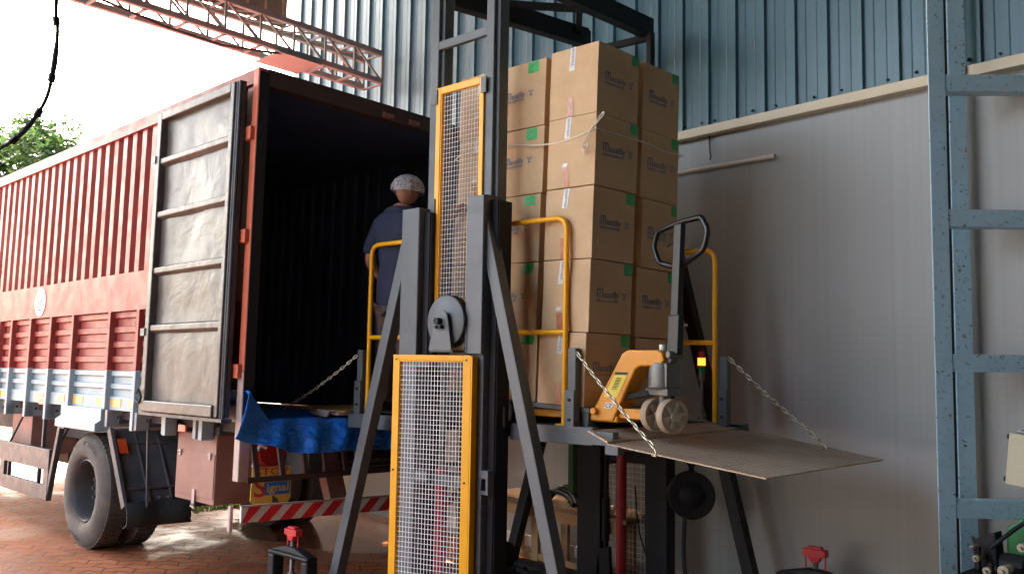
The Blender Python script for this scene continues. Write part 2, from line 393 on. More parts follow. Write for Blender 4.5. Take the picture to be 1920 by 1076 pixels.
M['grass'] = leaf_mat('grass_blades', (.07, .13, .03), (.2, .24, .07))
M['bark'] = paint('bark', (.09, .06, .04), .9, .3, 8, bumpy=.5)
def net_mat():
    m, nt, bs = newmat('hair_net'); v = coords(nt)
    n = noise(nt, v, 55, 7, .75, 1.2); n2 = noise(nt, coords(nt, (30, 30, 6)), 1.0, 4, .7, .8)
    a = mix(nt, ramp(nt, n2, [(.5, 0), (.62, .45)]), ramp(nt, n, [(.4, .22), (.62, .75)]), (.85, .85, .85))
    bs.inputs['Base Color'].default_value = (.62, .6, .62, 1); bs.inputs['Roughness'].default_value = .7
    nt.links.new(a, bs.inputs['Alpha']); return m
M['net'] = net_mat()
M['hair'] = flat('dark_hair', (.012, .01, .01), .7)
def emit(name, col, st):
    m, nt, bs = newmat(name); bs.inputs['Base Color'].default_value = (*col, 1); bs.inputs['Emission Color'].default_value = (*col, 1); bs.inputs['Emission Strength'].default_value = st; bs.inputs['Roughness'].default_value = .25; return m
M['lamp_orange'] = emit('lit_orange_lens', (.95, .13, .01), .55)
M['lens_red'] = flat('red_lens', (.35, .01, .01), .2)
M['lens_green'] = flat('green_lens', (.01, .16, .05), .2)

# ================================================================== SETTING
g = MB(); g.box(-120, 40, -60, 120, -.36, -.06)
tag(g.obj('ground', M['concrete']), kind='structure')
MB().box(-26, -2.2, -2.5, 9, -.25, -.056).obj('paving', M['pavers'])['kind'] = 'structure'
# warehouse: local x runs along the wall, local y points into the building
WM = frame((-5.387, 6.316, 0), Rz(radians(-7.1034)))
wh = thing('warehouse', 'warehouse wall of grey panels with blue ribbed cladding above a cream ledge', 'building', WM)
MB().box(-4.95, 10, 0, .2, -.06, 3.5).obj('wall', M['wall'], wh)
lg = MB(); lg.box(-4.95, 10, -.075, 0.0, 3.49, 3.56); lg.obj('ledge', M['ledge'], wh, .004)
MB().box(-4.95, 10, -.025, -.002, .02, .115).obj('skirting', M['skirting'], wh, .003)
c = MB(); prof = []
s_ = -4.95
def ribprof():
    out = [(-4.95, .03)]; s = -4.8
    while s < 10:
        out += [(s - .016, .03), (s - .011, .0), (s + .011, .0), (s + .016, .03)]
        step = .3 if s < .2 else .252
        for q in (.33, .66):
            out += [(s + step * q - .006, .03), (s + step * q, .0275), (s + step * q + .006, .03)]
        s += step
    out.append((10, .03)); return [p for p in out if p[0] <= 10]
rp = ribprof()
zs = [3.565, 5.0, 6.4, 8.0]
c.grid(lambda u, v: (rp[round(u * (len(rp) - 1))][0], rp[round(u * (len(rp) - 1))][1], zs[round(v * 3)]), len(rp) - 1, 3)
c.obj('cladding', M['clad'], wh)
for k in range(26):
    s = .1 + k * .17 + random.uniform(-.03, .03)
    MB().cyl((s, .03, 3.62 + random.uniform(-.01, .02)), (s, .018, 3.62), .009, 8).obj('fixing_screw', M['dark_steel'], wh)
MB().box(-4.95, 10, .05, .2, 3.5, 8.0).obj('backing_wall', M['dark_steel'], wh)
# roof of the loading bay and its closed end, both outside the frame (they shade the bay)
MB().box(-5.4, 10, -9.2, .1, 7.9, 8.1).obj('roof', M['bay_dark'], wh)
MB().box(-13, -5.4, -9.2, -2.6, 7.9, 8.1).obj('added_canopy', M['bay_dark'], wh)  # unseen canopy, added to keep direct sun off the foreground ground
MB().box(8.0, 8.2, -9.2, 0, 0, 7.9).obj('end_wall', M['bay_dark'], wh)
MB().box(2.8, 8.0, -9.4, -9.2, 0, 7.9).obj('added_shade_wall', M['bay_dark'], wh)  # unseen wall, added to narrow the opening and darken right-hand faces
MB().box(8.0, 8.2, -9.4, -9.2, 0, 7.9).obj('corner_pier', M['bay_dark'], wh)

# unseen building, added across the yard to cut low sky light on the truck
ob_ = thing('added_building', 'unseen long grey building added across the yard to cut sky light on the truck', 'building', frame((-20, -9.5, 0)))
MB().box(-14, 12.5, -3, 0, 0, 6.6).obj('wall', M['concrete'], ob_)
MB().box(-14.2, 12.7, -3.2, .3, 6.6, 6.8).obj('roof', M['brown_clad'], ob_)


# pipe and loose wire on the wall
p = MB(); p.tube([(1.3, -.03, 3.235), (2.0, -.028, 3.238), (2.679, -.03, 3.231)], .017, 12)
po = p.obj('conduit_pipe', M['pvc'], None, smooth=True); po.matrix_world = WM; tag(po, 'white plastic conduit pipe fixed level on the grey wall behind the boxes', 'pipe')
p = MB(); p.tube([(2.094, -.012, 3.49), (2.1, -.02, 3.43), (2.112, -.03, 3.36), (2.116, -.026, 3.32), (2.106, -.024, 3.295)], .006, 8)
po = p.obj('loose_wire', M['cable'], None, smooth=True); po.matrix_world = WM; tag(po, 'short loose wire hanging below the cream ledge of the wall', 'wire')

# ================================================================== gantry truss (perpendicular to the wall, over the yard)
gt = thing('lattice_gantry', 'weathered pinkish steel lattice gantry spanning over the truck to the wall', 'truss', frame((-8, 6.4, 0)))
Y0, Y1, ZL, ZU = -5.2, .08, 4.95, 5.28   # along local y
ch = MB()
for dx in (-.17, .17):
    for z in (ZL, ZU):
        ch.bar((dx, Y0 - 2, z), (dx, Y1, z), .06, .06)
ch.obj('chords', M['pink_steel'], gt, .004)
lc = MB(); n = 13; st = (Y1 - Y0) / n
for dx in (-.17, .17):
    for k in range(n + 1):
        y = Y0 + k * st
        lc.bar((dx, y, ZL), (dx, y, ZU), .022, .022)
        if k < n: lc.bar((dx, y, ZU if k % 2 == 0 else ZU), (dx, y + st, ZL), .02, .02)
for k in range(0, n + 1):
    y = Y0 + k * st
    lc.bar((-.17, y, ZL - .03), (.17, y, ZL - .03), .03, .02); lc.bar((-.17, y, ZU), (.17, y, ZU), .02, .02)
    if k < n: lc.bar((-.17, y, ZU), (.17, y + st, ZU), .018, .018)
lc.obj('lacing', M['pink_steel'], gt)
MB().box(-.24, .24, -1.35, -.82, ZL - .06, ZL - .045).obj('splice_plate', M['pink_steel'], gt, .003)
f = MB(); fp = []
for k in range(22): fp += [(-5.9 + k * .22, .0), (-5.9 + k * .22 + .165, .0), (-5.9 + k * .22 + .175, .03), (-5.9 + k * .22 + .21, .03)]
f.grid(lambda u, v: (-.12 + fp[round(u * (len(fp) - 1))][1], fp[round(u * (len(fp) - 1))][0], 5.31 + v * 2.0), len(fp) - 1, 1)
f.obj('brown_fascia', M['brown_clad'], gt, solid=.01)
cb = MB(); cb.tube([(-8 + .2, 2.6, 4.95), (-8.0 + .2, 3.3, 4.86), (-7.8, 3.8, 4.8), (-7.8, 4.4, 4.79), (-7.8, 4.9, 4.86), (-7.8, 5.1, 4.9)], .014, 8)
tag(cb.obj('sagging_cable', M['cable'], smooth=True), 'thin black cable sagging under the lattice gantry', 'cable')
# thick cable near the camera, upper left
pts = [(-2.28, .83, 2.95), (-2.281, .831, 2.6), (-2.282, .839, 2.524), (-2.294, .839, 2.43), (-2.313, .831, 2.35), (-2.351, .805, 2.282), (-2.398, .769, 2.234), (-2.47, .71, 2.21), (-2.7, .5, 2.3), (-3.0, .2, 2.8)]
def smooth_path(P, n=6):
    P = [Vector(p) for p in P]; out = []
    for i in range(len(P) - 1):
        a = P[max(i - 1, 0)]; b = P[i]; c = P[i + 1]; d = P[min(i + 2, len(P) - 1)]
        for k in range(n):
            t = k / n
            out.append(.5 * ((2 * b) + (c - a) * t + (2 * a - 5 * b + 4 * c - d) * t * t + (3 * b - a - 3 * c + d) * t ** 3))
    out.append(P[-1]); return out
sp = smooth_path(pts, 7); cb = MB(); cb.tube(sp, [.0048 + .0028 * max(0, sin(i * .4)) for i in range(len(sp))], 8)
cparts = [cb.obj('cable', M['cable'], smooth=True)]
for k, i in enumerate((9, 22, 30, 38)):
    wrp = MB(); a = sp[i]; d = (sp[i + 1] - sp[i]).normalized(); wrp.tube([a, a + d * .02], .009, 8)
    cparts.append(wrp.obj('tape_wrap', M['dark_steel'], smooth=True))
cbl = thing('hanging_cable', 'thick taped black cable hanging in a loop near the camera', 'cable', frame((-2.28, .83, 2.95)))
for o_ in cparts:
    o_.parent = cbl; o_.matrix_parent_inverse = cbl.matrix_world.inverted()

# ================================================================== tree, yard beyond the truck
def make_tree(x, y, h, R, label, seed):
    rnd = random.Random(seed)
    t = thing('tree', label, 'tree', frame((x, y, 0)), None)
    tr = MB(); tr.tube([(0, 0, -.1), (.1, .05, h * .3), (-.1, .1, h * .55), (.05, 0, h * .8)], [.28, .22, .15, .07], 10)
    for k in range(8):
        a = rnd.uniform(0, 6.28); z = h * rnd.uniform(.35, .7)
        tr.tube([(0, 0, z), (cos(a) * R * .4, sin(a) * R * .4, z + R * .25), (cos(a) * R * .75, sin(a) * R * .75, z + R * .4)], [.09, .05, .02], 6)
    tr.obj('trunk', M['bark'], t, smooth=True)
    cr = MB(); cl = []
    for k in range(64):
        a = rnd.uniform(0, 6.28); b = math.asin(rnd.uniform(-.6, 1)); rr = R * rnd.uniform(.5, 1.0)
        cl.append((V(cos(a) * cos(b) * rr, sin(a) * cos(b) * rr, h * .72 + sin(b) * rr * .75), rnd.uniform(.3, .65) * R * .36))
    for cc, cr_ in cl:
        for j in range(260):
            d = V(rnd.gauss(0, 1), rnd.gauss(0, 1), rnd.gauss(0, 1)).normalized() * cr_ * rnd.uniform(.5, 1.1)
            p = cc + d; s = rnd.uniform(.07, .15)
            a = V(rnd.gauss(0, 1), rnd.gauss(0, 1), rnd.gauss(0, .6)).normalized(); b = a.orthogonal().normalized()
            cr.add([p - a * s, p + b * s * .45, p + a * s, p - b * s * .45], [(0, 1, 2, 3)])
    cr.obj('crown', M['leaf'], t); return t
make_tree(-31.3, 11.4, 9.6, 3.1, 'leafy green tree rising behind the truck at the left', 3)
hg_ = MB(); rh = random.Random(11)
for k in range(16000):
    x = -34 + rh.gauss(0, .6); y = rh.uniform(-1, 22); z = rh.uniform(-.05, 4.6) ; q = rh.uniform(.14, .26)
    a = V(rh.gauss(0, 1), rh.gauss(0, 1), rh.gauss(0, .6)).normalized(); b = a.orthogonal().normalized(); pz = V(x, y, z)
    hg_.add([pz - a * q, pz + b * q * .5, pz + a * q, pz - b * q * .5], [(0, 1, 2, 3)])
make_tree(-11.4, 6.9, 4.4, 1.6, 'hidden tree added behind the container to shade the paving there', 9)  # out of sight; added to keep sun patches off the paving by the truck
tag(hg_.obj('hedge', M['leaf']), 'long green hedge at the far side of the yard behind the truck', 'hedge')
gr = MB(); rg = random.Random(5)
for k in range(9000):
    x = rg.uniform(-13, -9.3); y = rg.uniform(5.2, 8.0); h = rg.uniform(-.02, .05); a = rg.uniform(0, 3.14); w = .012
    gr.add([(x - w * cos(a), y - w * sin(a), -.06), (x + w * cos(a), y + w * sin(a), -.06), (x + rg.uniform(-.04, .04), y + rg.uniform(-.04, .04), h)], [(0, 1, 2)])
tag(gr.obj('grass', M['grass']), kind='stuff')

# ================================================================== TRUCK (local: x=0 at the rear, y=0 near side, z=0 at the floor)
TM = frame((-5.5355, 3.42, 1.25), Rz(-.0342) @ Rx(-.0178) @ Ry(-.0094))
tk = thing('truck', 'red and white cargo truck with a container body and its rear door folded open', 'truck', TM)
TW, HT, LF = 2.44, 2.588, 8.4
# container body: corrugated upper side, plain band
b = MB(); cp = []
x = -LF
while x < -.06:
    cp += [(x, .0), (x + .085, .0), (x + .107, .038), (x + .175, .038), (x + .2, .0)]; x += .2
cp = [q for q in cp if q[0] < -.06] + [(-.06, 0)]
b.grid(lambda u, v: (cp[round(u * (len(cp) - 1))][0], cp[round(u * (len(cp) - 1))][1] + .012, 1.2 + v * (HT - .1 - 1.2)), len(cp) - 1, 1)
b.grid(lambda u, v: (cp[round(u * (len(cp) - 1))][0], TW - .012 - cp[round(u * (len(cp) - 1))][1], 0.0 + v * (HT - .1)), len(cp) - 1, 1)
b.box(-LF, -.06, -.012, .06, HT - .11, HT - .0)      # top rail
b.box(-LF, -.06, TW - .06, TW + .01, HT - .11, HT - .0)
b.box(-LF, -.03, -.004, .05, .868, 1.203)            # plain band
b.box(-LF, -.06, .0, TW, HT - .055, HT - .04)        # roof
b.box(-LF - .06, -LF, 0, TW, -.1, HT)                # front bulkhead
b.obj('container_side', M['truck_red'], tk, .004)
i_ = MB()   # interior skins
i_.grid(lambda u, v: (cp[round(u * (len(cp) - 1))][0], (.08 + cp[round(u * (len(cp) - 1))][1] * .6), .0 + v * (HT - .08)), len(cp) - 1, 1)
i_.grid(lambda u, v: (cp[round(u * (len(cp) - 1))][0], TW - .075 - cp[round(u * (len(cp) - 1))][1] * .6, .0 + v * (HT - .08)), len(cp) - 1, 1)
i_.box(-LF, -.06, .07, TW - .07, HT - .09, HT - .075)
i_.box(-LF + .0, -LF + .02, .07, TW - .07, 0, HT - .09)
i_.obj('interior_lining', M['inside'], tk)
MB().box(-LF, -.005, .13, TW - .02, -.09, -.012).obj('floor', M['truck_maroon'], tk)
# lower side: recessed planked panels and posts
posts = [-7.6, -6.85, -6.1, -5.45, -5.03, -4.44, -3.85, -3.265, -2.405, -1.81, -1.2, -.6]
r_ = MB(); w_ = MB()
def planks(mb, x0, x1, z0, z1, n):
    h = (z1 - z0) / n
    for k in range(n):
        a = z0 + k * h
        pr = [(.058, a), (.058, a + h * .52), (.03, a + h * .58), (.03, a + h * .95), (.058, a + h)]
        mb.grid(lambda u, v: (x0 + u * (x1 - x0), pr[round(v * 4)][0], pr[round(v * 4)][1]), 1, 4)
for a_, b_ in zip(posts[:-1], posts[1:]):
    planks(r_, a_ + .03, b_ - .03, .344, .868, 4); planks(w_, a_ + .03, b_ - .03, .12, .344, 2)
r_.box(-LF, -.06, .06, .068, .344, .868); w_.box(-LF, -.06, .06, .068, .0, .344)
r_.obj('side_panel', M['truck_red'], tk); w_.obj('lower_side_panel', M['truck_white'], tk)
for a_ in posts:
    sp_ = MB().box(a_ - .028, a_ + .028, -.012, .059, .346, .866).obj('side_post', M['truck_red'], tk, .004)
    MB().box(a_ - .028, a_ + .028, -.012, .085, -.16 if a_ not in (-3.265, -2.405) else -.0, .343).obj('post_foot', M['truck_white'], sp_, .004)
ww = MB(); ww.box(-LF, -.06, .03, .084, -.005, .115); ww.obj('side_rail', M['truck_white'], tk, .003)
rf = MB()
for a0, a1 in ((-5.4, -5.2), (-4.62, -4.52), (-4.27, -4.02), (-3.62, -3.44), (-3.21, -2.98), (-2.68, -2.47), (-2.34, -2.13), (-1.97, -1.87), (-1.75, -1.5)):
    o_ = MB().box(a0, a1, .026, .0295, .025, .095).obj('reflector', M['amber'], tk)
hk = MB()
for a_ in posts[1:]:
    if a_ > -2.2 or True:
        x = a_ - .06; hk.tube([(x - .05, .05, .62), (x - .05, .03, .74), (x - .045, .025, .77), (x - .02, .025, .785), (x + .03, .025, .785)], .011, 8)
hk.obj('rope_hooks', M['truck_brown'], tk, smooth=True)
# wheel arch cover (white) over the rear wheel
wa = MB()
wa.prism([(-.012, .0), (-.012, -.1), (-.06, -.13), (-.06, -.2), (.06, -.2), (.06, .0)], lambda y, z: (-3.4, y, z), lambda y, z: (-2.44, y, z))
wa.obj('wheel_arch_cover', M['truck_white'], tk, .004)
# cross-member brackets below
for a_ in [-5.03, -4.44, -3.85, -2.36, -1.76, -1.25, -.72]:
    bk = MB(); bk.prism([(.0, 0), (.3, 0), (.3, -.04), (.2, -.15), (0, -.15)], lambda u, z, a_=a_: (a_ - .02 + .0, .0 + u, z - .005), lambda u, z, a_=a_: (a_ + .028, .0 + u, z - .005))
    bko_ = bk.obj('cross_bracket', M['bracket'], tk, .003); bh = MB()
    for yy in (.1, .16): bh.cyl((a_ + .0275, yy, -.075), (a_ + .0295, yy, -.075), .014, 12)
    bh.obj('bolt_hole', M['black'], bko_)
cm = MB(); cm.box(-LF, -.1, .62, .74, -.42, -.12); cm.box(-LF, -.1, 1.7, 1.82, -.42, -.12)
for k in range(14): cm.box(-LF + k * .6, -LF + k * .6 + .08, .1, TW - .1, -.13, -.06)
cm.box(-3.2, -2.5, .9, 1.5, -.95, -.65); cm.cyl((-2.84, .3, -.78), (-2.84, 2.15, -.78), .09, 14)
cm.box(-6.2, -5.2, .75, 1.6, -.75, -.3)
cm.obj('chassis', M['chassis'], tk, .005)
bx = MB(); bx.box(-5.75, -5.1, .3, .8, -.62, -.15); bx.obj('battery_box', M['truck_brown'], tk, .006)
# side guard
sg = MB(); y = .03
sg.box(-LF, -3.74, y, y + .05, -.66, -.455); sg.box(-LF, -3.74, y, y + .05, -.95, -.81)
for x in (-3.74 - .14, -5.2, -6.6): sg.box(x, x + .14, y + .002, y + .048, -.81, -.66)
for x in (-4.05, -4.95, -5.9): sg.box(x, x + .03, y + .002, y + .04, -.81, -.66)
sg.bar((-4.0, y + .03, -.45), (-4.0, y + .03, .03), .035, .035)
for x in (-5.1, -3.72, -6.3): sg.bar((x, y + .06, -.46), (x + .3, y + .1, -.1), .022, .022)
sg.obj('side_guard', M['guard'], tk, .004)
MB().box(-4.12, -3.94, y - .01, y + .03, -.02, .05).obj('marker_lamp', M['lamp_red'], tk, .006)
MB().box(-.98, -.86, .0, .02, -.115, -.06).obj('marker_lamp', M['lamp_red'], tk, .004)
# wheel arch frame and mudguard behind the wheel
mg = MB(); mg.bar((-3.55, .06, -.2), (-3.78, .06, -.95), .06, .05, (0, 1, 0)); mg.bar((-3.42, .06, -.2), (-3.55, .06, -.2), .06, .05, (0, 1, 0))
mg.obj('arch_stay', M['guard'], tk, .004)
MX = -1.98
fl = MB(); fl.hexa([(MX + .1, -.005, -.78), (MX + .1, .62, -.8), (MX + .12, .62, -.8), (MX + .12, -.005, -.78), (MX - .3, -.005, -.17), (MX - .3, .62, -.17), (MX - .28, .62, -.17), (MX - .28, -.005, -.17)])
fl.obj('mudguard', M['chassis'], tk)
fr_ = MB()
fr_.bar((MX - .27, .0, -.17), (MX + .13, .0, -.8), .07, .03, (0, 1, 0))
for yy in (.22, .42, .6): fr_.bar((MX - .27, yy, -.2), (MX + .13, yy, -.78), .018, .02, (0, 1, 0))
fr_.bar((MX - .2, .04, -.3), (MX - .2, .62, -.3), .02, .02); fr_.bar((MX + .05, .04, -.66), (MX + .05, .62, -.66), .02, .02)
fr_.bar((-1.72, .1, -.14), (MX + .2, .16, -.8), .02, .02); fr_.bar((-1.4, .5, -.3), (MX + .2, .55, -.8), .02, .02)
for yy in (.2, .3, .38, .5): fr_.cyl((MX + .1, yy, -.74), (MX + .15, yy, -.74), .012, 8)
fr_.obj('mudguard_frame', M['chassis'], tk, .003)
MB().prism([(0, 0), (.075, 0), (.085, -.13), (.06, -.115), (.03, -.125), (0, -.12)], lambda u, z: (MX - .19 + z * -.5, u + .03, -.25 + z), lambda u, z: (MX - .185 + z * -.5, u + .03, -.25 + z)).obj('reflector', M['lamp_red'], tk)
rfp = MB()
rfp.grid(lambda u, v: (MX + .16 + .05 * sin(v * 2.5) + .012 * sin(u * 9), -.01 + u * .56 + (.04 * (v - .5) * (1 if u > .5 else -1) if v > .9 else 0), -.76 - v * .2), 16, 8)
rfp.obj('rubber_mudflap', M['rubber'], tk, solid=.012)
# wheels
def add_wheel(cx, y0, w, outward, text):
    R = .515; cz = -.762; sgn = -1 if outward else 1
    o = (cx, y0, cz); d = (0, 1, 0)
    t = MB(); prof = [(.045, .29), (.02, .30), (.0, .33), (-.004, .40), (.012, .455), (.03, .487), (.045, R - .012), (.06, R), (w - .06, R), (w - .045, R - .012), (w - .03, .487), (w, .4), (w, .33), (w - .03, .29)]
    t.lathe(o, d, prof, 72)
    # tread blocks
    for k in range(60):
        a = 2 * pi * k / 60
        for (ya, yb, ph) in ((.05, w * .3, 0), (w * .33, w * .5, .5), (w * .52, w * .68, .1), (w * .71, w - .05, .6)):
            th = a + ph * 2 * pi / 60; u = V(cos(th), 0, sin(th)); tt = V(-sin(th), 0, cos(th))
            c0 = Vector(o) + u * (R - .004); hw = .019
            P = []
            for rr in (0, .013):
                P += [c0 + u * rr + tt * -hw + V(0, ya, 0), c0 + u * rr + tt * hw + V(0, ya, 0), c0 + u * rr + tt * hw + V(0, yb, 0), c0 + u * rr + tt * -hw + V(0, yb, 0)]
            t.hexa(P)
    tyre = t.obj('tyre', M['tyre'], tk, smooth=True)
    rm = MB(); rm.lathe(o, d, [(.05, .292), (.035, .285), (.03, .275), (.05, .262), (.13, .25), (.2, .235), (.215, .14), (.2, .1), (.16, .095), (.15, .0)], 48)
    for k in range(10):
        a = 2 * pi * k / 10; q = V(cx + cos(a) * .14, y0 + .185, cz + sin(a) * .14); rm.cyl(q, q + V(0, -.035, 0), .016, 8)
    ro = rm.obj('rim', M['rim'], tyre, smooth=True)
    if text:
        tm = MB()
        for s, a0, a1, flip in (('JK TYRE', radians(128), radians(50), False), ('STEEL', radians(238), radians(275), True)):
            vs, fs = text_fit(s, 0, 1, 0, 1)
            vv = []
            for u, v in vs:
                if not flip: th = a0 + (a1 - a0) * u; rr = .405 + .05 * v
                else: th = a0 + (a1 - a0) * u; rr = .45 - .04 * v
                vv.append((cx + cos(th) * rr, y0 - .008 + (.0085 if rr > .43 else .0), cz + sin(th) * rr))
            tm.add(vv, fs)
        tm.obj('tyre_lettering', M['tyre_text'], tyre)
    return tyre
add_wheel(-2.84, .02, .27, True, True); add_wheel(-2.84, .34, .27, False, False)
add_wheel(-2.84, 1.82, .27, False, False); add_wheel(-2.84, 2.14, .27, False, False)
add_wheel(-7.4, .06, .27, True, False); add_wheel(-7.4, 2.1, .27, True, False)
# tool box
tb = MB(); tb.box(-1.17, -.545, .1, .52, -.645, -.125); tbo = tb.obj('tool_box', M['truck_brown'], tk, .005)
MB().box(-1.16, -.555, .094, .1, -.6, -.27).obj('box_door', M['truck_brown'], tbo, .002)
for x in (-1.1, -.62): MB().box(x - .015, x + .015, .085, .094, -.31, -.26).cyl((x - .02, .083, -.275), (x + .03, .083, -.275), .006, 8).obj('box_hinge', M['post_pale'], tbo)
ht = MB()
ht.box(-.86, -.82, .084, .094, -.68, -.55); ht.tube([(-.84, .08, -.66), (-.82, .06, -.67), (-.76, .06, -.685)], .007, 8)
ht.obj('hasp', M['post_pale'], tbo)
# rear door folded flat against the side
dr = MB(); dx0, dx1, dz0, dz1 = -1.385, -.135, .03, 2.475; yf = -.09
dro = MB()
dro.box(dx0, dx0 + .075, yf - .045, yf + .03, dz0, dz1); dro.box(dx1 - .055, dx1, yf - .045, yf + .03, dz0, dz1)
dro.box(dx0 + .075, dx1 - .055, yf - .045, yf + .03, dz1 - .07, dz1); dro.box(dx0 + .075, dx1 - .055, yf - .06, yf + .03, dz0, dz0 + .085)
door = dro.obj('rear_door', M['door'], tk, .008)
dp = MB()
def doorskin(u, v):
    x = dx0 + .07 + u * (dx1 - .05 - dx0 - .07); z = dz0 + .08 + v * (dz1 - .065 - dz0 - .08)
    return (x, yf + .012 + .012 * mnoise.noise(V(x * 3, 0, z * 3)) + .004 * mnoise.noise(V(x * 9, 1, z * 8)), z)
dp.grid(doorskin, 30, 60); dp.obj('door_skin', M['door'], door, smooth='all')
db = MB()
for zr in (.7, 1.165, 1.625, 2.07):
    db.prism([(.012, 0.03), (-.035, .012), (-.035, -.03), (.012, -.055)], lambda y, z, zr=zr: (dx0 + .075, yf + y, zr + z), lambda y, z, zr=zr: (dx1 - .055, yf + y, zr + z))
db.obj('door_ribs', M['door'], door, .006)
ds = MB()
for q in (0, .03): ds.tube([(dx1 + .014 + q, yf - .02, dz0 - .01), (dx1 + .014 + q, yf - .02, dz1)], .014, 8)
ds.box(dx1, dx1 + .06, yf - .01, yf + .02, dz0, dz1)
ds.box(dx0, dx1 + .08, yf - .05, yf + .03, dz0 - .03, dz0 - .006)
ds.obj('door_seal', M['seal'], door, smooth=True)
for z in (.66, 2.08): MB().box(dx0 - .05, dx0 + .02, yf - .055, yf - .046, z - .03, z + .03).obj('door_catch', M['steel'], door)
dl = MB()
dl.tube([(dx0 - .03, yf - .06, .17), (dx0 + .03, yf - .075, .2), (dx0 + .07, yf - .065, .14), (dx0 + .02, yf - .06, .09), (dx0 - .05, yf - .06, .12)], .009, 7)
dl.obj('door_latch', M['dark_steel'], door)
# rear frame: posts, header, sill
rp_ = MB(); rp_.box(-.075, .0, -.02, .06, .36, HT); rpo = rp_.obj('rear_post', M['post_orange'], tk, .008)
MB().box(-.075, .002, -.021, .061, -.41, .358).obj('rear_post_foot', M['post_pale'], rpo, .006)
for z in (2.09, 1.33, .36): MB().box(-.11, -.02, -.055, -.018, z - .05, z + .05).obj('hinge', M['post_orange'], rpo, .004)
MB().box(-.02, .005, -.012, .068, -.05, HT - .03).obj('post_edge', M['dark_steel'], rpo)
MB().box(-.075, 0, TW - .06, TW + .02, -.41, HT).obj('rear_post', M['truck_maroon'], tk, .006)
hd = MB(); hd.box(-.075, .004, .06, TW - .06, HT - .13, HT + .002); hd.obj('rear_header', M['truck_maroon'], tk, .006)
for yy in (1.12, 1.4, 1.8):
    hc = MB(); hc.box(.004, .03, yy, yy + .06, HT - .12, HT - .08)
    hc.cyl((.015, yy, HT - .09), (.015, yy + .1, HT - .09), .02, 8)
    hc.obj('header_cleat', M['truck_brown'], tk)
# slatted under-ride guard
sl = MB(); sl.box(-.03, .0, .06, 2.3, -.425, -.385)
for k, yy in enumerate((.09, .3, .5, .68, .86, .98)):
    sl.hexa([(-.03, yy - .01 + .04, -.385), (-.03, yy + .03 + .04, -.385), (-.005, yy + .03 + .04, -.385), (-.005, yy - .01 + .04, -.385), (-.03, yy - .03, -.06), (-.03, yy + .015, -.06), (-.005, yy + .015, -.06), (-.005, yy - .03, -.06)])
sl.box(-.03, -.002, .06, 2.38, -.09, -.012)
sl.obj('slatted_guard', M['truck_maroon'], tk, .004)
# red and white bar
sb = MB()
def barz(y): return -.64 - (y - .02) * .024
sb.hexa([(-.02, .02, barz(.02) - .055), (.0, .02, barz(.02) - .055), (.0, 2.36, barz(2.36) - .055), (-.02, 2.36, barz(2.36) - .055), (-.02, .02, barz(.02) + .055), (.0, .02, barz(.02) + .055), (.0, 2.36, barz(2.36) + .055), (-.02, 2.36, barz(2.36) + .055)])
sbo = sb.obj('warning_bar', M['stripe_grey'], tk, .003)
ss = MB(); yy = .06
while yy < 2.25:
    p0 = [(yy - .09, -.054), (yy + .008, -.054), (yy + .118, .054), (yy + .02, .054)]
    q = [(min(max(a, .025), 2.35), z) for a, z in p0]
    ss.add([(.0025, a, barz(a) + z) for a, z in q], [(0, 1, 2, 3)]); yy += .178
ss.obj('red_stripes', M['stripe_red'], sbo)
lp = MB(); lp.box(-.02, .003, .02, 2.36, 0, 0.001); 
bl = MB(); bl.hexa([(-.024, .018, barz(.02) + .056), (.004, .018, barz(.02) + .056), (.004, 2.36, barz(2.36) + .056), (-.024, 2.36, barz(2.36) + .056), (-.024, .018, barz(.02) + .064), (.004, .018, barz(.02) + .064), (.004, 2.36, barz(2.36) + .064), (-.024, 2.36, barz(2.36) + .064)])
bl.obj('bar_edge', M['post_pale'], sbo)
for yy in (.75, 1.75):
    bs_ = MB(); bs_.hexa([(-.16, yy + .06, -.6), (-.06, yy + .06, -.6), (-.06, yy + .22, -.6), (-.16, yy + .22, -.6), (-.22, yy - .06, -.1), (-.12, yy - .06, -.1), (-.12, yy + .1, -.1), (-.22, yy + .1, -.1)])
    bs_.obj('bar_hanger', M['truck_brown'], tk, .005)
lg_ = MB(); lg_.box(-.2, -.17, .03, .055, -.78, -.6); lg_.obj('hanger_strip', M['post_pale'], tk)
# mud flap with lettering
mx = -.34; fy0, fy1, fz0, fz1 = .295, .632, -.645, -.36
mf = MB(); mf.prism([(fy0 + .03, fz0), (fy1 - .03, fz0), (fy1, fz0 + .05), (fy1, fz1), (fy0, fz1), (fy0 - .01, fz0 + .04)], lambda y, z: (mx - .01, y, z), lambda y, z: (mx, y, z))
mfo = mf.obj('printed_mudflap', M['mud_yellow'], tk)
MB().add([(mx + .003, fy0 + .1, -.57), (mx + .003, fy1 - .012, -.57), (mx + .003, fy1 - .012, -.475), (mx + .003, fy0 + .1, -.475)], [(0, 1, 2, 3)]).obj('blue_panel', M['mud_blue'], mfo)
def flaptext(s, y0, y1, z0, z1, mat, nm, off=.006):
    vs, fs = text_fit(s, y0, y1, z0, z1); MB().add([(mx + off, u, v) for u, v in vs], fs).obj(nm, mat, mfo)
flaptext('S', fy0 + .012, fy0 + .115, -.58, -.435, M['mud_red'], 'flap_letter')
flaptext('ignal', fy0 + .125, fy1 - .025, -.565, -.485, M['mud_yellow'], 'flap_lettering')
flaptext('STOP', fy0 + .02, fy1 - .03, -.42, -.365, M['mud_red'], 'flap_lettering', .005)
MB().add([(mx + .004, .47, -.63), (mx + .004, .53, -.63), (mx + .004, .515, -.6), (mx + .004, .47, -.57)], [(0, 1, 2, 3)]).obj('bird_mark', M['chassis'], mfo)
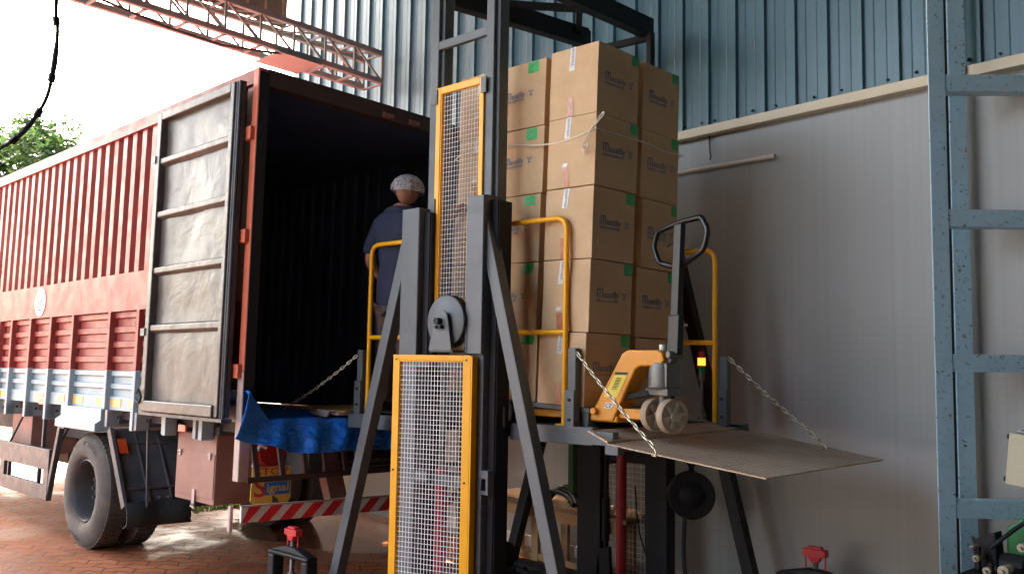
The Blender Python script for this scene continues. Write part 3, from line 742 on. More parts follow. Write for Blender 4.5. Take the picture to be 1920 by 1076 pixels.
MB().tube([(mx - .06, .33, -.36), (mx - .05, .34, -.25), (mx - .05, .38, -.2), (mx - .05, .43, -.22)], .012, 8).obj('cable_loop', M['white_paint'], tk, smooth=True)
tlm = MB(); tlm.lathe((mx - .1, .5, -.24), (1, 0, 0), [(0, .13), (.03, .13), (.04, .12), (.045, 0)], 32, False); tlm.obj('tail_lamp', M['lens_red'], tk, smooth=True)
bp = MB(); bp.box(-.4, -.35, 1.0, 1.95, -.43, -.26); bpo = bp.obj('name_plate', M['black'], tk, .003)
vs, fs = text_fit('HINDUJA GROUP', 1.07, 1.66, -.385, -.35); MB().add([(-.3475, u, v) for u, v in vs], fs).obj('plate_lettering', M['bracket'], bpo)
st_ = MB()
for z in (-.275, -.415): st_.add([(-.3485, 1.02, z), (-.3485, 1.93, z), (-.3485, 1.93, z + .008), (-.3485, 1.02, z + .008)], [(0, 1, 2, 3)])
st_.obj('plate_stripes', M['bracket'], bpo)
# round badge on the plain band
bd = MB(); bd.lathe((-4.2, -.006, 1.035), (0, -1, 0), [(0, .15), (.004, .15), (.005, 0)], 40); bdo = bd.obj('round_badge', M['white'], tk)
rr = MB(); rr.lathe((-4.2, -.0115, 1.035), (0, -1, 0), [(0, .125), (.0005, .121)], 40); rr.obj('badge_ring', M['black'], bdo)
vs, fs = text_fit('AIP', -4.29, -4.11, 1.0, 1.075); vv = [(u, -.013, v) for u, v in vs]
bt = MB(); bt.add(vv, fs)
vs, fs = text_fit('Travels', -4.25, -4.15, .94, .965); bt2 = [(u, -.013, v) for u, v in vs]
bt.obj('badge_letters', M['black'], bdo)
sq = MB(); sq.tube([(-4.25 + k * .01, -.013, .95 + .008 * sin(k * 1.9)) for k in range(11)], .0025, 5); sq.obj('badge_script', M['black'], bdo)

# ================================================================== tarpaulin
def tarp(u, v):
    y = .0 + u * 1.75
    drop = .06 + .26 * (1 - math.exp(-u * 5)) * (1 - .35 * u) + .02 * sin(u * 9)
    # v: 0 inside on the floor, .5 the sill, 1 the hem
    if v < .5:
        t = v / .5; x = -1.6 + t * 1.66; z = .02 + .03 * abs(mnoise.noise(V(u * 6, v * 6, 0)))
        if u < .1: z += .2 * (1 - u / .1) * (1 if t > .5 else t)
    else:
        t = (v - .5) / .5; x = .06 + .05 * sin(t * 1.6) ; z = .02 - t * drop
        if u < .1: z += .2 * (1 - u / .1) * (1 - t) - .06 * (1 - u / .1) * t
    fold = .03 * sin(u * 40 + 3 * v) * (1 - abs(u - .3)) + .022 * mnoise.noise(V(u * 22, v * 7, 3)) + .014 * mnoise.noise(V(u * 50, v * 24, 7))
    if v < .5: return (x, y, z + fold * .3 * (v / .5))
    return (x + fold * (.35 + t), y - .12 * max(0, .15 - u) / .15 * t, z + fold * .2)
tp = MB(); tp.grid(tarp, 110, 60)
to = tp.obj('tarpaulin', M['tarp'], smooth='all', solid=.003); to.matrix_world = TM
tag(to, 'crumpled bright blue tarpaulin spread over the truck floor and hanging over its sill', 'tarpaulin')

# ================================================================== LIFT TOWERS
def wire_panel(mb, O, ex, ez, w, h, nx, nz, r=.0022):
    ey = ex.cross(ez).normalized()
    for k in range(nx + 1):
        p = O + ex * (w * k / nx); mb.bar(p, p + ez * h, r * 2, r * 2, ey)
    for k in range(nz + 1):
        p = O + ez * (h * k / nz) + ey * (r * 1.6); mb.bar(p, p + ex * w, r * 2, r * 2, ey)
def chain_roller(mb, x, y, z0, z1):
    z = z0; k = 0
    while z < z1:
        mb.box(x - .012, x - .006, y - .012, y + .012, z, z + .026); mb.box(x + .006, x + .012, y - .012, y + .012, z, z + .026)
        mb.cyl((x - .014, y, z + .013), (x + .014, y, z + .013), .008, 8); z += .03
t1 = thing('lift_tower', 'grey steel lift tower beside the truck with yellow mesh guards and a chain wheel', 'lift tower', frame((-4.2, 4.05, 0)))
def loc1(mb): mb.v = [(x + 4.2, y - 4.05, z) for x, y, z in mb.v]; return mb
for (xa, xb, fx, tz) in ((-4.625, -4.45, -4.455, 2.77), (-3.945, -3.815, -3.82, 2.79)):
    c_ = MB(); c_.box(xa, xb, 4.05, 4.17, 0, tz - .008); loc1(c_).obj('column', M['steel'], t1, .006)
    c_ = MB(); c_.box(xb + .0, xb + .055, 4.1, 4.24, 0, tz - .04); c_.box(xb + .055, xb + .062, 4.11, 4.13, 0, tz - .05); loc1(c_).obj('guide_channel', M['dark_steel'], t1, .004)
cp_ = MB(); cp_.box(-3.955, -3.81, 4.02, 4.049, 1.755, 2.775); loc1(cp_).obj('column_plate', M['steel'], t1, .004)
for p0, p1 in (((-3.85, 4.097, 2.6), (-3.10, 4.097, 0)), ((-4.585, 4.097, 2.55), (-5.335, 4.097, 0))):
    c_ = MB(); c_.bar(p0, p1, .085, .085, (0, 1, 0)); loc1(c_).obj('brace', M['steel'], t1, .005)
loc1(MB().box(-5.45, -2.95, 4.0, 4.2, -.06, .06)).obj('base_beam', M['steel'], t1, .005)
for z in (1.66, .9): loc1(MB().box(-4.449, -3.946, 4.06, 4.18, z, z + .07)).obj('cross_beam', M['steel'], t1, .005)
# mast
for xa, xb in ((-4.495, -4.42), (-3.955, -3.885)):
    c_ = MB(); c_.box(xa, xb, 4.17, 4.2, .3, 5.2); c_.box(xb - .012, xb + .028, 4.2, 4.29, .3, 5.2); loc1(c_).obj('mast_post', M['steel'] if False else M['steel'], t1, .004)
for z in (3.905, 4.75): loc1(MB().box(-4.42, -3.955, 4.172, 4.21, z, z + .06)).obj('mast_rung', M['steel'], t1, .003)
# upper mesh guard
ug = MB(); x0, x1, z0, z1, yy = -4.418, -3.958, 2.0, 3.62, 4.155
ug.box(x0, x0 + .045, yy, yy + .03, z0, z1); ug.box(x1 - .04, x1, yy, yy + .03, z0, z1); ug.box(x0 + .045, x1 - .04, yy, yy + .03, z1 - .05, z1); ug.box(x0 + .045, x1 - .04, yy, yy + .03, z0, z0 + .05)
ug.box(x0 + .045, x0 + .055, yy + .005, yy + .04, z0, z1)
ugo = loc1(ug).obj('mesh_guard', M['yellow'], t1, .004)
w_ = MB(); wire_panel(w_, V(x0 + .045, yy + .02, z0 + .04), V(1, 0, 0), V(0, 0, 1), .37, 1.54, 14, 46, .001); loc1(w_).obj('wire_mesh', M['wire'], ugo)
for xa, z in ((-4.45, 3.5), (-4.45, 2.72), (-3.978, 3.5)): loc1(MB().box(xa, xa + .05, 4.145, 4.154, z, z + .11)).obj('hinge_plate', M['steel'], ugo, .003)
# lower mesh guard standing slightly ajar
yaw = radians(16); E1 = V(-3.858, 3.98, 0); dl_ = V(-cos(yaw), -sin(yaw), 0); nn = V(-dl_.y, dl_.x, 0)  # nn points away from the camera?
if nn.y < 0: nn = -nn
Wd = .578; zt, zb = 1.745, .1
def gbox(mb, a0, a1, d0, d1, z0, z1):
    P = [E1 + dl_ * a + nn * d for a, d in ((a0, d0), (a1, d0), (a1, d1), (a0, d1))]
    mb.hexa([p + V(0, 0, z0) for p in P] + [p + V(0, 0, z1) for p in P])
lgm = MB(); gbox(lgm, 0, .056, 0, .05, zb, zt); gbox(lgm, Wd - .05, Wd, 0, .05, zb, zt); gbox(lgm, .056, Wd - .05, 0, .05, zt - .045, zt); gbox(lgm, .056, Wd - .05, 0, .05, zb, zb + .045)
gbox(lgm, .02, Wd - .02, -.006, -.001, zt - .034, zt - .03)
gbox(lgm, -.012, -.001, .0, .09, zb, zt - .005)
lgo = loc1(lgm).obj('mesh_guard', M['yellow'], t1, .004)
w_ = MB(); wire_panel(w_, E1 + dl_ * (Wd - .05) + nn * .012 + V(0, 0, zb + .04), -dl_, V(0, 0, 1), Wd - .106, zt - zb - .08, 20, 50, .0015); loc1(w_).obj('wire_mesh', M['wire'], lgo)
s_ = MB()
for a, z in ((.03, zt - .03), (Wd - .025, zt - .03), (.03, .95), (Wd - .02, 1.0)):
    q = E1 + dl_ * a + V(0, 0, z); s_.cyl(q, q - nn * .006, .006, 8)
loc1(s_).obj('screws', M['dark_steel'], lgo)
# chain wheel, bracket, chains
wc = V(-4.11, 3.99, 1.965); wl_ = MB()
wl_.lathe(wc, (0, 1, 0), [(0, .0), (.0, .165), (.004, .17), (.02, .17), (.022, .15), (.06, .15), (.062, .17), (.078, .17), (.08, .165), (.08, 0)], 48)
loc1(wl_).obj('chain_wheel', M['steel'], t1, smooth=True)
bk_ = MB(); pl = [(-.115, -.19), (.1, -.19), (.055, .04)] + [(.05 * cos(a), .03 + .05 * sin(a)) for a in [k * pi / 8 for k in range(9)]] + [(-.06, .02)]
pl = [(-.115, -.19), (.1, -.19), (.056, .03), (.045, .055), (.02, .07), (-.02, .07), (-.045, .055), (-.06, .03)]
bk_.prism(pl, lambda a, b: (wc.x + a, 3.955, wc.z + b), lambda a, b: (wc.x + a, 3.967, wc.z + b)); bk_.box(wc.x - .115, wc.x + .1, 3.967, 4.12, wc.z - .2, wc.z - .188)
bko = loc1(bk_).obj('wheel_bracket', M['steel'], t1, .003)
ax = MB(); ax.cyl((wc.x - .01, 3.955, wc.z), (wc.x - .01, 3.915, wc.z), .022, 16); ax.box(wc.x - .035, wc.x + .025, 3.935, 3.954, wc.z - .05, wc.z - .025)
for q in (-.025, .015): ax.cyl((wc.x + q, 3.935, wc.z - .037), (wc.x + q, 3.925, wc.z - .037), .01, 8)
loc1(ax).obj('axle_pin', M['dark_steel'], bko)
for cx in (wc.x - .16, wc.x + .165):
    cc = MB()
    for dy in (.03, .055): chain_roller(cc, cx, 4.0 + dy, .25, wc.z + .0)
    loc1(cc).obj('roller_chain', M['dark_steel'], t1)
cc = MB()
for k in range(40):
    a = -.2 + k * (pi + .4) / 39
    q = V(wc.x + cos(a) * .163, 4.03, wc.z + sin(a) * .163); cc.cyl(q + V(0, -.025, 0), q + V(0, .025, 0), .011, 6)
loc1(cc).obj('roller_chain', M['dark_steel'], t1)
rm_ = MB(); rm_.cyl((-4.235, 4.11, .0), (-4.235, 4.11, 1.0), .042, 24); loc1(rm_).obj('hydraulic_ram', M['red_ram'], t1, smooth=True)
rm_ = MB(); rm_.cyl((-4.235, 4.11, 1.0), (-4.235, 4.11, 1.66), .022, 20); loc1(rm_).obj('ram_rod', M['cast'], t1, smooth=True)
ic = MB(); ic.box(-4.38, -4.33, 4.11, 4.2, .2, 1.6); ic.box(-4.13, -4.09, 4.15, 4.2, .3, 1.5); ic.box(-3.955, -3.93, 4.1, 4.2, .2, 1.7); ic.box(-4.3, -4.1, 4.16, 4.2, 1.3, 1.5); loc1(ic).obj('inner_channels', M['dark_steel'], t1, .003)
la = MB(); la.box(-3.83, -3.75, 4.04, 4.1, .98, 1.03); la.box(-3.77, -3.75, 4.04, 4.1, .9, .98); la.box(-3.83, -3.75, 4.045, 4.1, .88, .905); loc1(la).obj('limit_bracket', M['steel'], t1, .003)

# far tower
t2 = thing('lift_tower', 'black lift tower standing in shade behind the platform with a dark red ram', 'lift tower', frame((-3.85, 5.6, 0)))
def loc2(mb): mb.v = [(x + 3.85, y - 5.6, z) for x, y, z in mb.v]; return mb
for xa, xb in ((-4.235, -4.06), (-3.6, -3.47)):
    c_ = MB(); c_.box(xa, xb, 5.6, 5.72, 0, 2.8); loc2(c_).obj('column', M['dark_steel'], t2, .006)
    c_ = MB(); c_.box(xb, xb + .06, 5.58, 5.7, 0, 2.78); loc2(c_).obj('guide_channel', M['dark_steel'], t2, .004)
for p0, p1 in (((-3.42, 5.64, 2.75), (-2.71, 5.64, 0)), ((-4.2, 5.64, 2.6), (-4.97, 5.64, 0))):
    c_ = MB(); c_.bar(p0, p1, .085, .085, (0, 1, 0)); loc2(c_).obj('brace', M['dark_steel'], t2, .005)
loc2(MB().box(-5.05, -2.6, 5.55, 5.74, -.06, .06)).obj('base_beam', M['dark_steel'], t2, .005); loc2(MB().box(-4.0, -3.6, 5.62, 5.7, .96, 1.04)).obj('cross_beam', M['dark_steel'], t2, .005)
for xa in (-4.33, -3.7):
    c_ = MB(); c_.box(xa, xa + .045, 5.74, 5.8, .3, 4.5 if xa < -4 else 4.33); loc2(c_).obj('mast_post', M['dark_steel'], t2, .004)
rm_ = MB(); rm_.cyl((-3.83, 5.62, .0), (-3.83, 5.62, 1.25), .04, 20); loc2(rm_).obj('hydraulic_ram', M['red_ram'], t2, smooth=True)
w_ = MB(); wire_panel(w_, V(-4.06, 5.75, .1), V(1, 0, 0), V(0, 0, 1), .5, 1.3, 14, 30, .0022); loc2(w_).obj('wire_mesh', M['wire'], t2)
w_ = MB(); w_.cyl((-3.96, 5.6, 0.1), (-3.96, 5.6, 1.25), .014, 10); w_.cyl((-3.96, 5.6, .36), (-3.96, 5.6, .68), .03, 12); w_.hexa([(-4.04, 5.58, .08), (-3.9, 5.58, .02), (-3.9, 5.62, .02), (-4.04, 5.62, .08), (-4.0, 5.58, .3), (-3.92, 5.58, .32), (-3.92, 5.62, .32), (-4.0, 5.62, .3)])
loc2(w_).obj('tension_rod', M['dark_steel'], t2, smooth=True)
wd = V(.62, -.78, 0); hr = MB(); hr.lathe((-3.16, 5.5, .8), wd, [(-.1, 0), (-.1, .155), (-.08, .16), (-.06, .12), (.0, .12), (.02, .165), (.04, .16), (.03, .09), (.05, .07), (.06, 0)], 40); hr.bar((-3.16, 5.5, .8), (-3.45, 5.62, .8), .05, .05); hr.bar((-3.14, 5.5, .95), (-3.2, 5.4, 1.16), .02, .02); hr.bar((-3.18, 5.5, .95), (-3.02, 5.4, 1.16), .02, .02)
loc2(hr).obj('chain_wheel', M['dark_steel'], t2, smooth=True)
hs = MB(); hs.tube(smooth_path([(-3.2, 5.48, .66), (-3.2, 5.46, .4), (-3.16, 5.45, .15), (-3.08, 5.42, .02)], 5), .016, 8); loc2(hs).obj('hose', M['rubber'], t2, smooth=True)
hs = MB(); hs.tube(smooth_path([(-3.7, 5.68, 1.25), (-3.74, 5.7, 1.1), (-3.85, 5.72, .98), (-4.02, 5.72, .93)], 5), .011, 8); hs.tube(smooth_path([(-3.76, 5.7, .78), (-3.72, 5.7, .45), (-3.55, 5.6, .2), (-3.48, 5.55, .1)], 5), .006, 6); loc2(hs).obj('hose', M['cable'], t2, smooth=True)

# overhead beams joining the masts
mg_ = thing('overhead_frame', 'black overhead steel beams bridging the two lift towers above the boxes', 'beam', frame((-4.1, 5.0, 4.3)))
def loc3(mb): mb.v = [(x + 4.1, y - 5, z - 4.3) for x, y, z in mb.v]; return mb
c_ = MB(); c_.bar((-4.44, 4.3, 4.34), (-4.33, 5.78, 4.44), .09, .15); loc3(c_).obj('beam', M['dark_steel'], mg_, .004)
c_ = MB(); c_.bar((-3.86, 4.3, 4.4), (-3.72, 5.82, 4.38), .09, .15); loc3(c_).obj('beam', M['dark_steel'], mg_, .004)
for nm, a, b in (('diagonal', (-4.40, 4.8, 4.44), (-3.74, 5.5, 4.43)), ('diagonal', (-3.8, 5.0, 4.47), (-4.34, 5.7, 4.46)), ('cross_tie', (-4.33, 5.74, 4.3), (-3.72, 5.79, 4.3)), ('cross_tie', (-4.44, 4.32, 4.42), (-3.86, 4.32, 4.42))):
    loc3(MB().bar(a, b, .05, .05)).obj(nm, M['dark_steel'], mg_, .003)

# ================================================================== PLATFORM
PZ = 1.325
pf = thing('lift_platform', 'raised lift platform with yellow rails, chains and checker plate flaps', 'lift platform', frame((-4.2, 4.8, PZ)))
def locp(mb): mb.v = [(x + 4.2, y - 4.8, z - PZ) for x, y, z in mb.v]; return mb
c_ = MB(); c_.box(-5.34, -3.12, 4.3, 5.4, PZ - .012, PZ - .003); locp(c_).obj('deck', M['dark_steel'], pf)
def channel(xa, xb, y, s, nm='side_channel', za=None, zb=None):
    c_ = MB(); za = PZ if za is None else za; zb = PZ if zb is None else zb
    P = lambda x, y_, dz: (x, y_, (za if x == xa else zb) + dz)
    for (y0, y1, d0, d1) in ((y, y + s * .008, -.105, -.001), (y + s * .008, y + s * .06, -.009, 0), (y + s * .008, y + s * .06, -.105, -.096)):
        a, b = min(y0, y1), max(y0, y1)
        c_.hexa([P(xa, a, d0), P(xb, a, d0), P(xb, b, d0), P(xa, b, d0), P(xa, a, d1), P(xb, a, d1), P(xb, b, d1), P(xa, b, d1)])
    locp(c_).obj(nm, M['steel'], pf, .003)
channel(-5.42, -4.64, 4.25, 1, za=PZ - .03, zb=PZ - .022); channel(-3.76, -3.105, 4.25, 1, za=PZ - .006, zb=PZ + .003); channel(-5.34, -2.7, 5.45, -1)
for x in (-5.3, -4.5, -3.9, -3.2): locp(MB().box(x, x + .06, 4.32, 5.38, PZ - .1, PZ - .014)).obj('cross_member', M['dark_steel'], pf)
c_ = MB()
for x in (-3.86, -4.6): c_.box(x - .04, x + .04, 4.19, 4.249, PZ - .16, PZ + .1)
locp(c_).obj('carriage_block', M['dark_steel'], pf, .004)
c_ = MB(); c_.box(-3.815, -3.745, 4.175, 4.188, PZ - .03, PZ + .1); c_.cyl((-3.78, 4.174, PZ + .05), (-3.78, 4.165, PZ + .05), .012, 10); locp(c_).obj('carriage_plate', M['steel'], pf, .003)
def rail(pts, nm='guard_rail', r=.0175, mids=(), feet=()):
    c_ = MB()
    for P in pts: c_.tube(smooth_corner(P), r, 12)
    for a, b in mids: c_.cyl(a, b, r * .95, 12)
    for f in feet: c_.box(f[0] - .045, f[0] + .03, f[1] - .03, f[1] + .03, PZ, PZ + .008)
    locp(c_).obj(nm, M['yellow'], pf, smooth=True)
def smooth_corner(P, rad=.09, n=7):
    P = [Vector(p) for p in P]; out = [P[0]]
    for i in range(1, len(P) - 1):
        a = (P[i - 1] - P[i]).normalized(); b = (P[i + 1] - P[i]).normalized(); p0 = P[i] + a * rad; p1 = P[i] + b * rad
        for k in range(n + 1):
            t = k / n; out.append(p0 * (1 - t) ** 2 + P[i] * 2 * t * (1 - t) + p1 * t * t)
    out.append(P[-1]); return out
rail([[(-3.97, 4.31, 2.622), (-3.36, 4.31, 2.622), (-3.366, 4.31, PZ)], [(-3.885, 4.31, 2.61), (-3.885, 4.31, PZ)]], mids=[((-3.885, 4.31, 1.9), (-3.363, 4.31, 1.9))], feet=[(-3.366, 4.31)])
rail([[(-4.75, 4.31, 2.585), (-5.262, 4.31, 2.585), (-5.268, 4.31, PZ - .03)], [(-4.75, 4.31, 2.585), (-4.75, 4.31, PZ)]], mids=[((-5.267, 4.31, 1.876), (-4.75, 4.31, 1.876))])
rail([[(-3.5, 5.34, 2.49), (-2.886, 5.34, 2.49), (-2.89, 5.34, PZ)], [(-3.5, 5.34, 2.49), (-3.5, 5.34, PZ)]], mids=[((-3.5, 5.34, 1.86), (-2.888, 5.34, 1.86))])
for x, y, zt_ in ((-5.335, 4.3, 1.78), (-3.277, 4.285, 1.8), (-2.838, 5.38, 1.765)):
    c_ = MB(); c_.box(x - .03, x + .03, y - .02, y + .03, PZ - .03, zt_); c_.box(x - .042, x + .03, y - .034, y - .0205, PZ - .03, PZ + .22)
    po_ = locp(c_).obj('chain_post', M['steel'], pf, .004)
    for z in (PZ + .04, PZ + .16): locp(MB().cyl((x - .005, y - .034, z), (x - .005, y - .042, z), .01, 8)).obj('bolt', M['dark_steel'], po_)
def link_chain(p, q, L=.042, wr=.0042, sag=.0, wd_=.014):
    p, q = Vector(p), Vector(q); d = q - p; n = int(d.length / (L * .74)); c_ = MB(); dn = d.normalized()
    s1 = dn.cross(V(0, 0, 1)).normalized(); s2 = s1.cross(dn)
    for k in range(n):
        t = (k + .5) / n; c0 = p + d * t - V(0, 0, sag * 4 * t * (1 - t)); e = s1 if k % 2 else s2
        e = (e + (s2 if k % 2 else s1) * .35).normalized()
        ring = []
        for j in range(12):
            a = 2 * pi * j / 12; ca, sa = cos(a), sin(a)
            ring.append(c0 + dn * ((L / 2 - wd_ * .6) * (1 if ca > 0 else -1) * min(1, abs(ca) * 3) + wd_ * .6 * ca) + e * sa * wd_ * .62)
        c_.tube(ring, wr, 6, closed=True)
    # end hook
    c_.tube([q, q + dn * .03 + s2 * -.01, q + dn * .045 + s2 * -.03, q + dn * .02 + s2 * -.045], wr * 1.1, 6)
    return locp(c_).obj('chain', M['zinc'], pf, smooth='all')
link_chain((-5.36, 4.27, 1.735), (-5.84, 3.98, 1.33), .042, .0042, .02, .016)
link_chain((-3.24, 4.27, 1.77), (-2.60, 4.12, 1.265), .052, .0044, .015, .02)
link_chain((-2.8, 5.37, 1.755), (-2.18, 5.42, 1.23), .052, .0042, .015, .019)
# right flap: near edge (-2.95,4.2)->(-1.98,4.2), far edge at y 5.5
def flap_quad(a, b, c, d, th):
    n = (Vector(b) - Vector(a)).cross(Vector(d) - Vector(a)).normalized(); n = n if n.z > 0 else -n
    return MB().hexa([Vector(p) - n * th for p in (a, b, c, d)] + [Vector(p) for p in (a, b, c, d)])
fq = flap_quad((-2.95, 4.18, 1.252), (-1.965, 4.15, 1.157), (-1.855, 5.51, 1.158), (-2.75, 5.5, 1.285), .008)
locp(fq).obj('ramp_flap', M['plate'], pf)
fq = flap_quad((-3.115, 4.22, 1.315), (-2.945, 4.18, 1.262), (-2.745, 5.5, 1.295), (-2.95, 5.44, 1.322), .01)
locp(fq).obj('hinge_plate', M['plate'], pf)
fe = MB(); fe.box(-2.95, -2.86, 4.16, 4.22, 1.19, 1.24); fe.box(-3.1, -2.95, 4.24, 4.3, 1.23, 1.31); fe.bar((-2.95, 4.26, 1.22), (-2.75, 5.4, 1.25), .04, .04); fe.bar((-2.45, 4.5, 1.17), (-2.4, 5.4, 1.18), .03, .03)
locp(fe).obj('flap_bracket', M['steel'], pf, .003)
# left flap resting on the truck sill
fq = flap_quad((-5.4, 4.2, 1.312), (-5.4, 5.1, 1.312), (-5.86, 5.1, 1.335), (-5.86, 3.97, 1.335), .01)
M['flap_tan'] = paint('dusty_tan_plate', (.42, .25, .08), .6, .2, 8, dirt=(.2, .12, .06), dirt_amt=.5)
locp(fq).obj('bridge_flap', M['flap_tan'], pf)
fe = MB(); fe.prism([(-5.75, 1.325), (-5.7, 1.29), (-5.66, 1.272), (-5.49, 1.268), (-5.45, 1.315)], lambda x, z: (x, 4.1, z), lambda x, z: (x, 4.115, z)); fe.box(-5.52, -5.42, 4.16, 4.26, 1.28, 1.3)
locp(fe).obj('flap_hinge', M['post_pale'], pf, .003)

# ================================================================== PALLET + BOXES
SM = frame((-3.212, 4.33, 1.4403), Rz(-.0635) @ Rx(-.0048) @ Ry(.0289))
pm = thing('steel_pallet', 'low grey steel pallet with open sides carrying the stacked boxes', 'pallet', SM)
c_ = MB(); c_.box(-1.36, .03, -.01, .9, -.03, -.002); c_.obj('pallet_top', M['steel'], pm, .003)
for x in (-1.34, -.7, -.08):
    for y in (.0, .42, .8): MB().box(x, x + .1, y, y + .08, -.118 + x * .025, -.031).obj('pallet_foot', M['steel'], pm, .003)
H_ = .458
def mletter(x0, x1, y0, y1):
    w = (x1 - x0) / 6.2; P = []; F = []
    def rect(a, b, c, d):
        n = len(P); P.extend([(a, c), (b, c), (b, d), (a, d)]); F.append((n, n + 1, n + 2, n + 3))
    rect(x0, x0 + w, y0, y1 - w); rect(x0 + 2.6 * w, x0 + 3.6 * w, y0, y1 - w); rect(x0 + 5.2 * w, x1, y0, y1 - w); rect(x0 + w * .3, x1 - w * .4, y1 - w, y1)
    return P, F
def logo(u0, v0, w):       # in metres on the face
    out = []
    P, F = mletter(u0, u0 + w * .26, v0, v0 + w * .27); out.append((P, F))
    P, F = text_fit('assilly', u0 + w * .285, u0 + w, v0 - w * .055, v0 + w * .2); out.append((P, F))
    n = lambda a, b, c, d: ([(a, c), (b, c), (b, d), (a, d)], [(0, 1, 2, 3)])
    out.append(n(u0, u0 + w * .93, v0 - w * .085, v0 - w * .06))
    for k in range(14):
        a = u0 + w * .07 * k; out.append(n(a, a + w * .045, v0 - w * .125, v0 - w * .1))
    # little crest: a ring with wings and drops
    cx, cy, r = u0 + w * 1.28, v0 + w * .12, w * .055
    ring = []; F = []
    for k in range(12):
        a = 2 * pi * k / 12; ring += [(cx + cos(a) * r, cy + sin(a) * r), (cx + cos(a) * r * .6, cy + sin(a) * r * .6)]
    for k in range(12):
        a = 2 * k; b = (2 * k + 2) % 24; F.append((a, b, b + 1, a + 1))
    out.append((ring, F))
    for s in (-1, 1):
        out.append(([(cx + s * r, cy + r * .6), (cx + s * r * 2.4, cy + r * 1.9), (cx + s * r * 2.2, cy + r * .9), (cx + s * r * 1.1, cy)], [(0, 1, 2, 3)]))
        out.append(([(cx + s * r * .3, cy - r * 1.2), (cx + s * r * 1.4, cy - r * 1.9), (cx + s * r * .6, cy - r * 2.6), (cx, cy - r * 1.9)], [(0, 1, 2, 3)]))
    return out
def carton(x0, x1, y0, y1, z0, z1, label, front=None, side=None, seed=0):
    rnd = random.Random(seed); cx, cy = (x0 + x1) / 2, (y0 + y1) / 2
    rot = rnd.uniform(-.022, .022)
    Mx = SM @ Matrix.Translation((cx, cy, z0)) @ Rz(rot)
    t = thing('cardboard_box', label, 'box', Mx, 'printed cardboard boxes stacked on the pallet')
    w, d, h = x1 - x0, y1 - y0, z1 - z0 - .005; bl = rnd.uniform(.006, .015); bs = rnd.uniform(.005, .013); ph = rnd.uniform(0, 6)
    def bulge(u, v): return sin(pi * u) * sin(pi * v) + .25 * sin(2 * pi * u + ph) * sin(pi * v)
    def F(u, v, o=0): return (-w / 2 + u * w, -d / 2 - bl * bulge(u, v) - o, v * h)         # -y face
    def R(u, v, o=0): return (w / 2 + bs * bulge(u, v) + o, -d / 2 + u * d, v * h)          # +x face
    def Bk(u, v): return (-w / 2 + u * w, d / 2 + bl * bulge(u, v), v * h)
    def L(u, v): return (-w / 2 - bs * bulge(u, v), -d / 2 + u * d, v * h)
    b = MB()
    for fn in (F, R, Bk, L): b.grid(fn, 8, 8)
    b.grid(lambda u, v: (-w / 2 + u * w, -d / 2 + v * d, 0), 8, 8); b.grid(lambda u, v: (-w / 2 + u * w, -d / 2 + v * d, h + .0), 8, 8)
    me = b.mesh('shell'); bm = bmesh.new(); bm.from_mesh(me); bmesh.ops.remove_doubles(bm, verts=bm.verts, dist=.0004); bmesh.ops.recalc_face_normals(bm, faces=bm.faces); bm.to_mesh(me); bm.free()
    me.materials.append(M['card']); o = bpy.data.objects.new('shell', me); COL.objects.link(o); o.parent = t
    md = o.modifiers.new('bevel', 'BEVEL'); md.width = .004; md.segments = 2; md.limit_method = 'ANGLE'; md.angle_limit = radians(50)
    def decal(nm, mat, fn, W, u0, u1, v0, v1, off=.0015, sk=0):
        MB().grid(lambda a, c: fn(u0 + (u1 - u0) * a + sk * (c - .5), v0 + (v1 - v0) * c, off), 5, 5).obj(nm, mat, t)
    def pr(fn, W, u0, v0, wl):
        g = MB()
        for P, Fc in logo(u0 * W, v0 * h, wl * W): g.add([fn(a / W, c / h, .0022) for a, c in P], Fc)
        g.obj('printed_logo', M['ink_blue'], t)
    if side == 'print':
        pr(R, d, .15, .485, .5); decal('green_label', M['green_label'], R, d, .80 + rnd.uniform(-.03, .02), .985, .84 + rnd.uniform(-.02, .01), .995)
    if front == 'print':
        pr(F, w, .09, .475, .47); u = .62 + rnd.uniform(-.05, .06); decal('green_label', M['green_label'], F, w, u, u + .25, .83 + rnd.uniform(-.03, .02), .985, sk=rnd.uniform(-.02, .03))
    if front == 'tape':
        u = .4 + rnd.uniform(-.05, .05)
        decal('white_tape', M['white_tape'], F, w, u, u + .115, .7 + rnd.uniform(-.06, .04), .998, .002, rnd.uniform(-.03, .05))
        tx = MB(); vs, fs = text_fit('BREAKABLE', .72, .97, u + .045, u + .09); tx.add([F(c, 1.7 - a, .0032) for a, c in vs], fs); tx.obj('tape_lettering', M['tape_text'], t)
        decal('brown_tape', M['brown_tape'], F, w, u - .02, u + .105, .004, .29 + rnd.uniform(-.04, .04), .002, rnd.uniform(-.05, .03))
        if rnd.random() < .6: decal('white_scrap', M['white_tape'], F, w, u - .03, u + .085, .29, .34, .0035, .03)
    return t
rows = ['topmost', 'second from the top', 'middle', 'second from the bottom', 'bottom']
cols = {'c': ('box with white tape at the near corner, %s of its column', 'tape', 'print'),
        'l': ('box with green label right of the mast, %s of its column', 'print', None),
        'r': ('shaded box in the back column above the pallet jack, %s there', None, 'print'),
        'f': ('box seen through the yellow mesh, %s of that column', 'tape', None)}
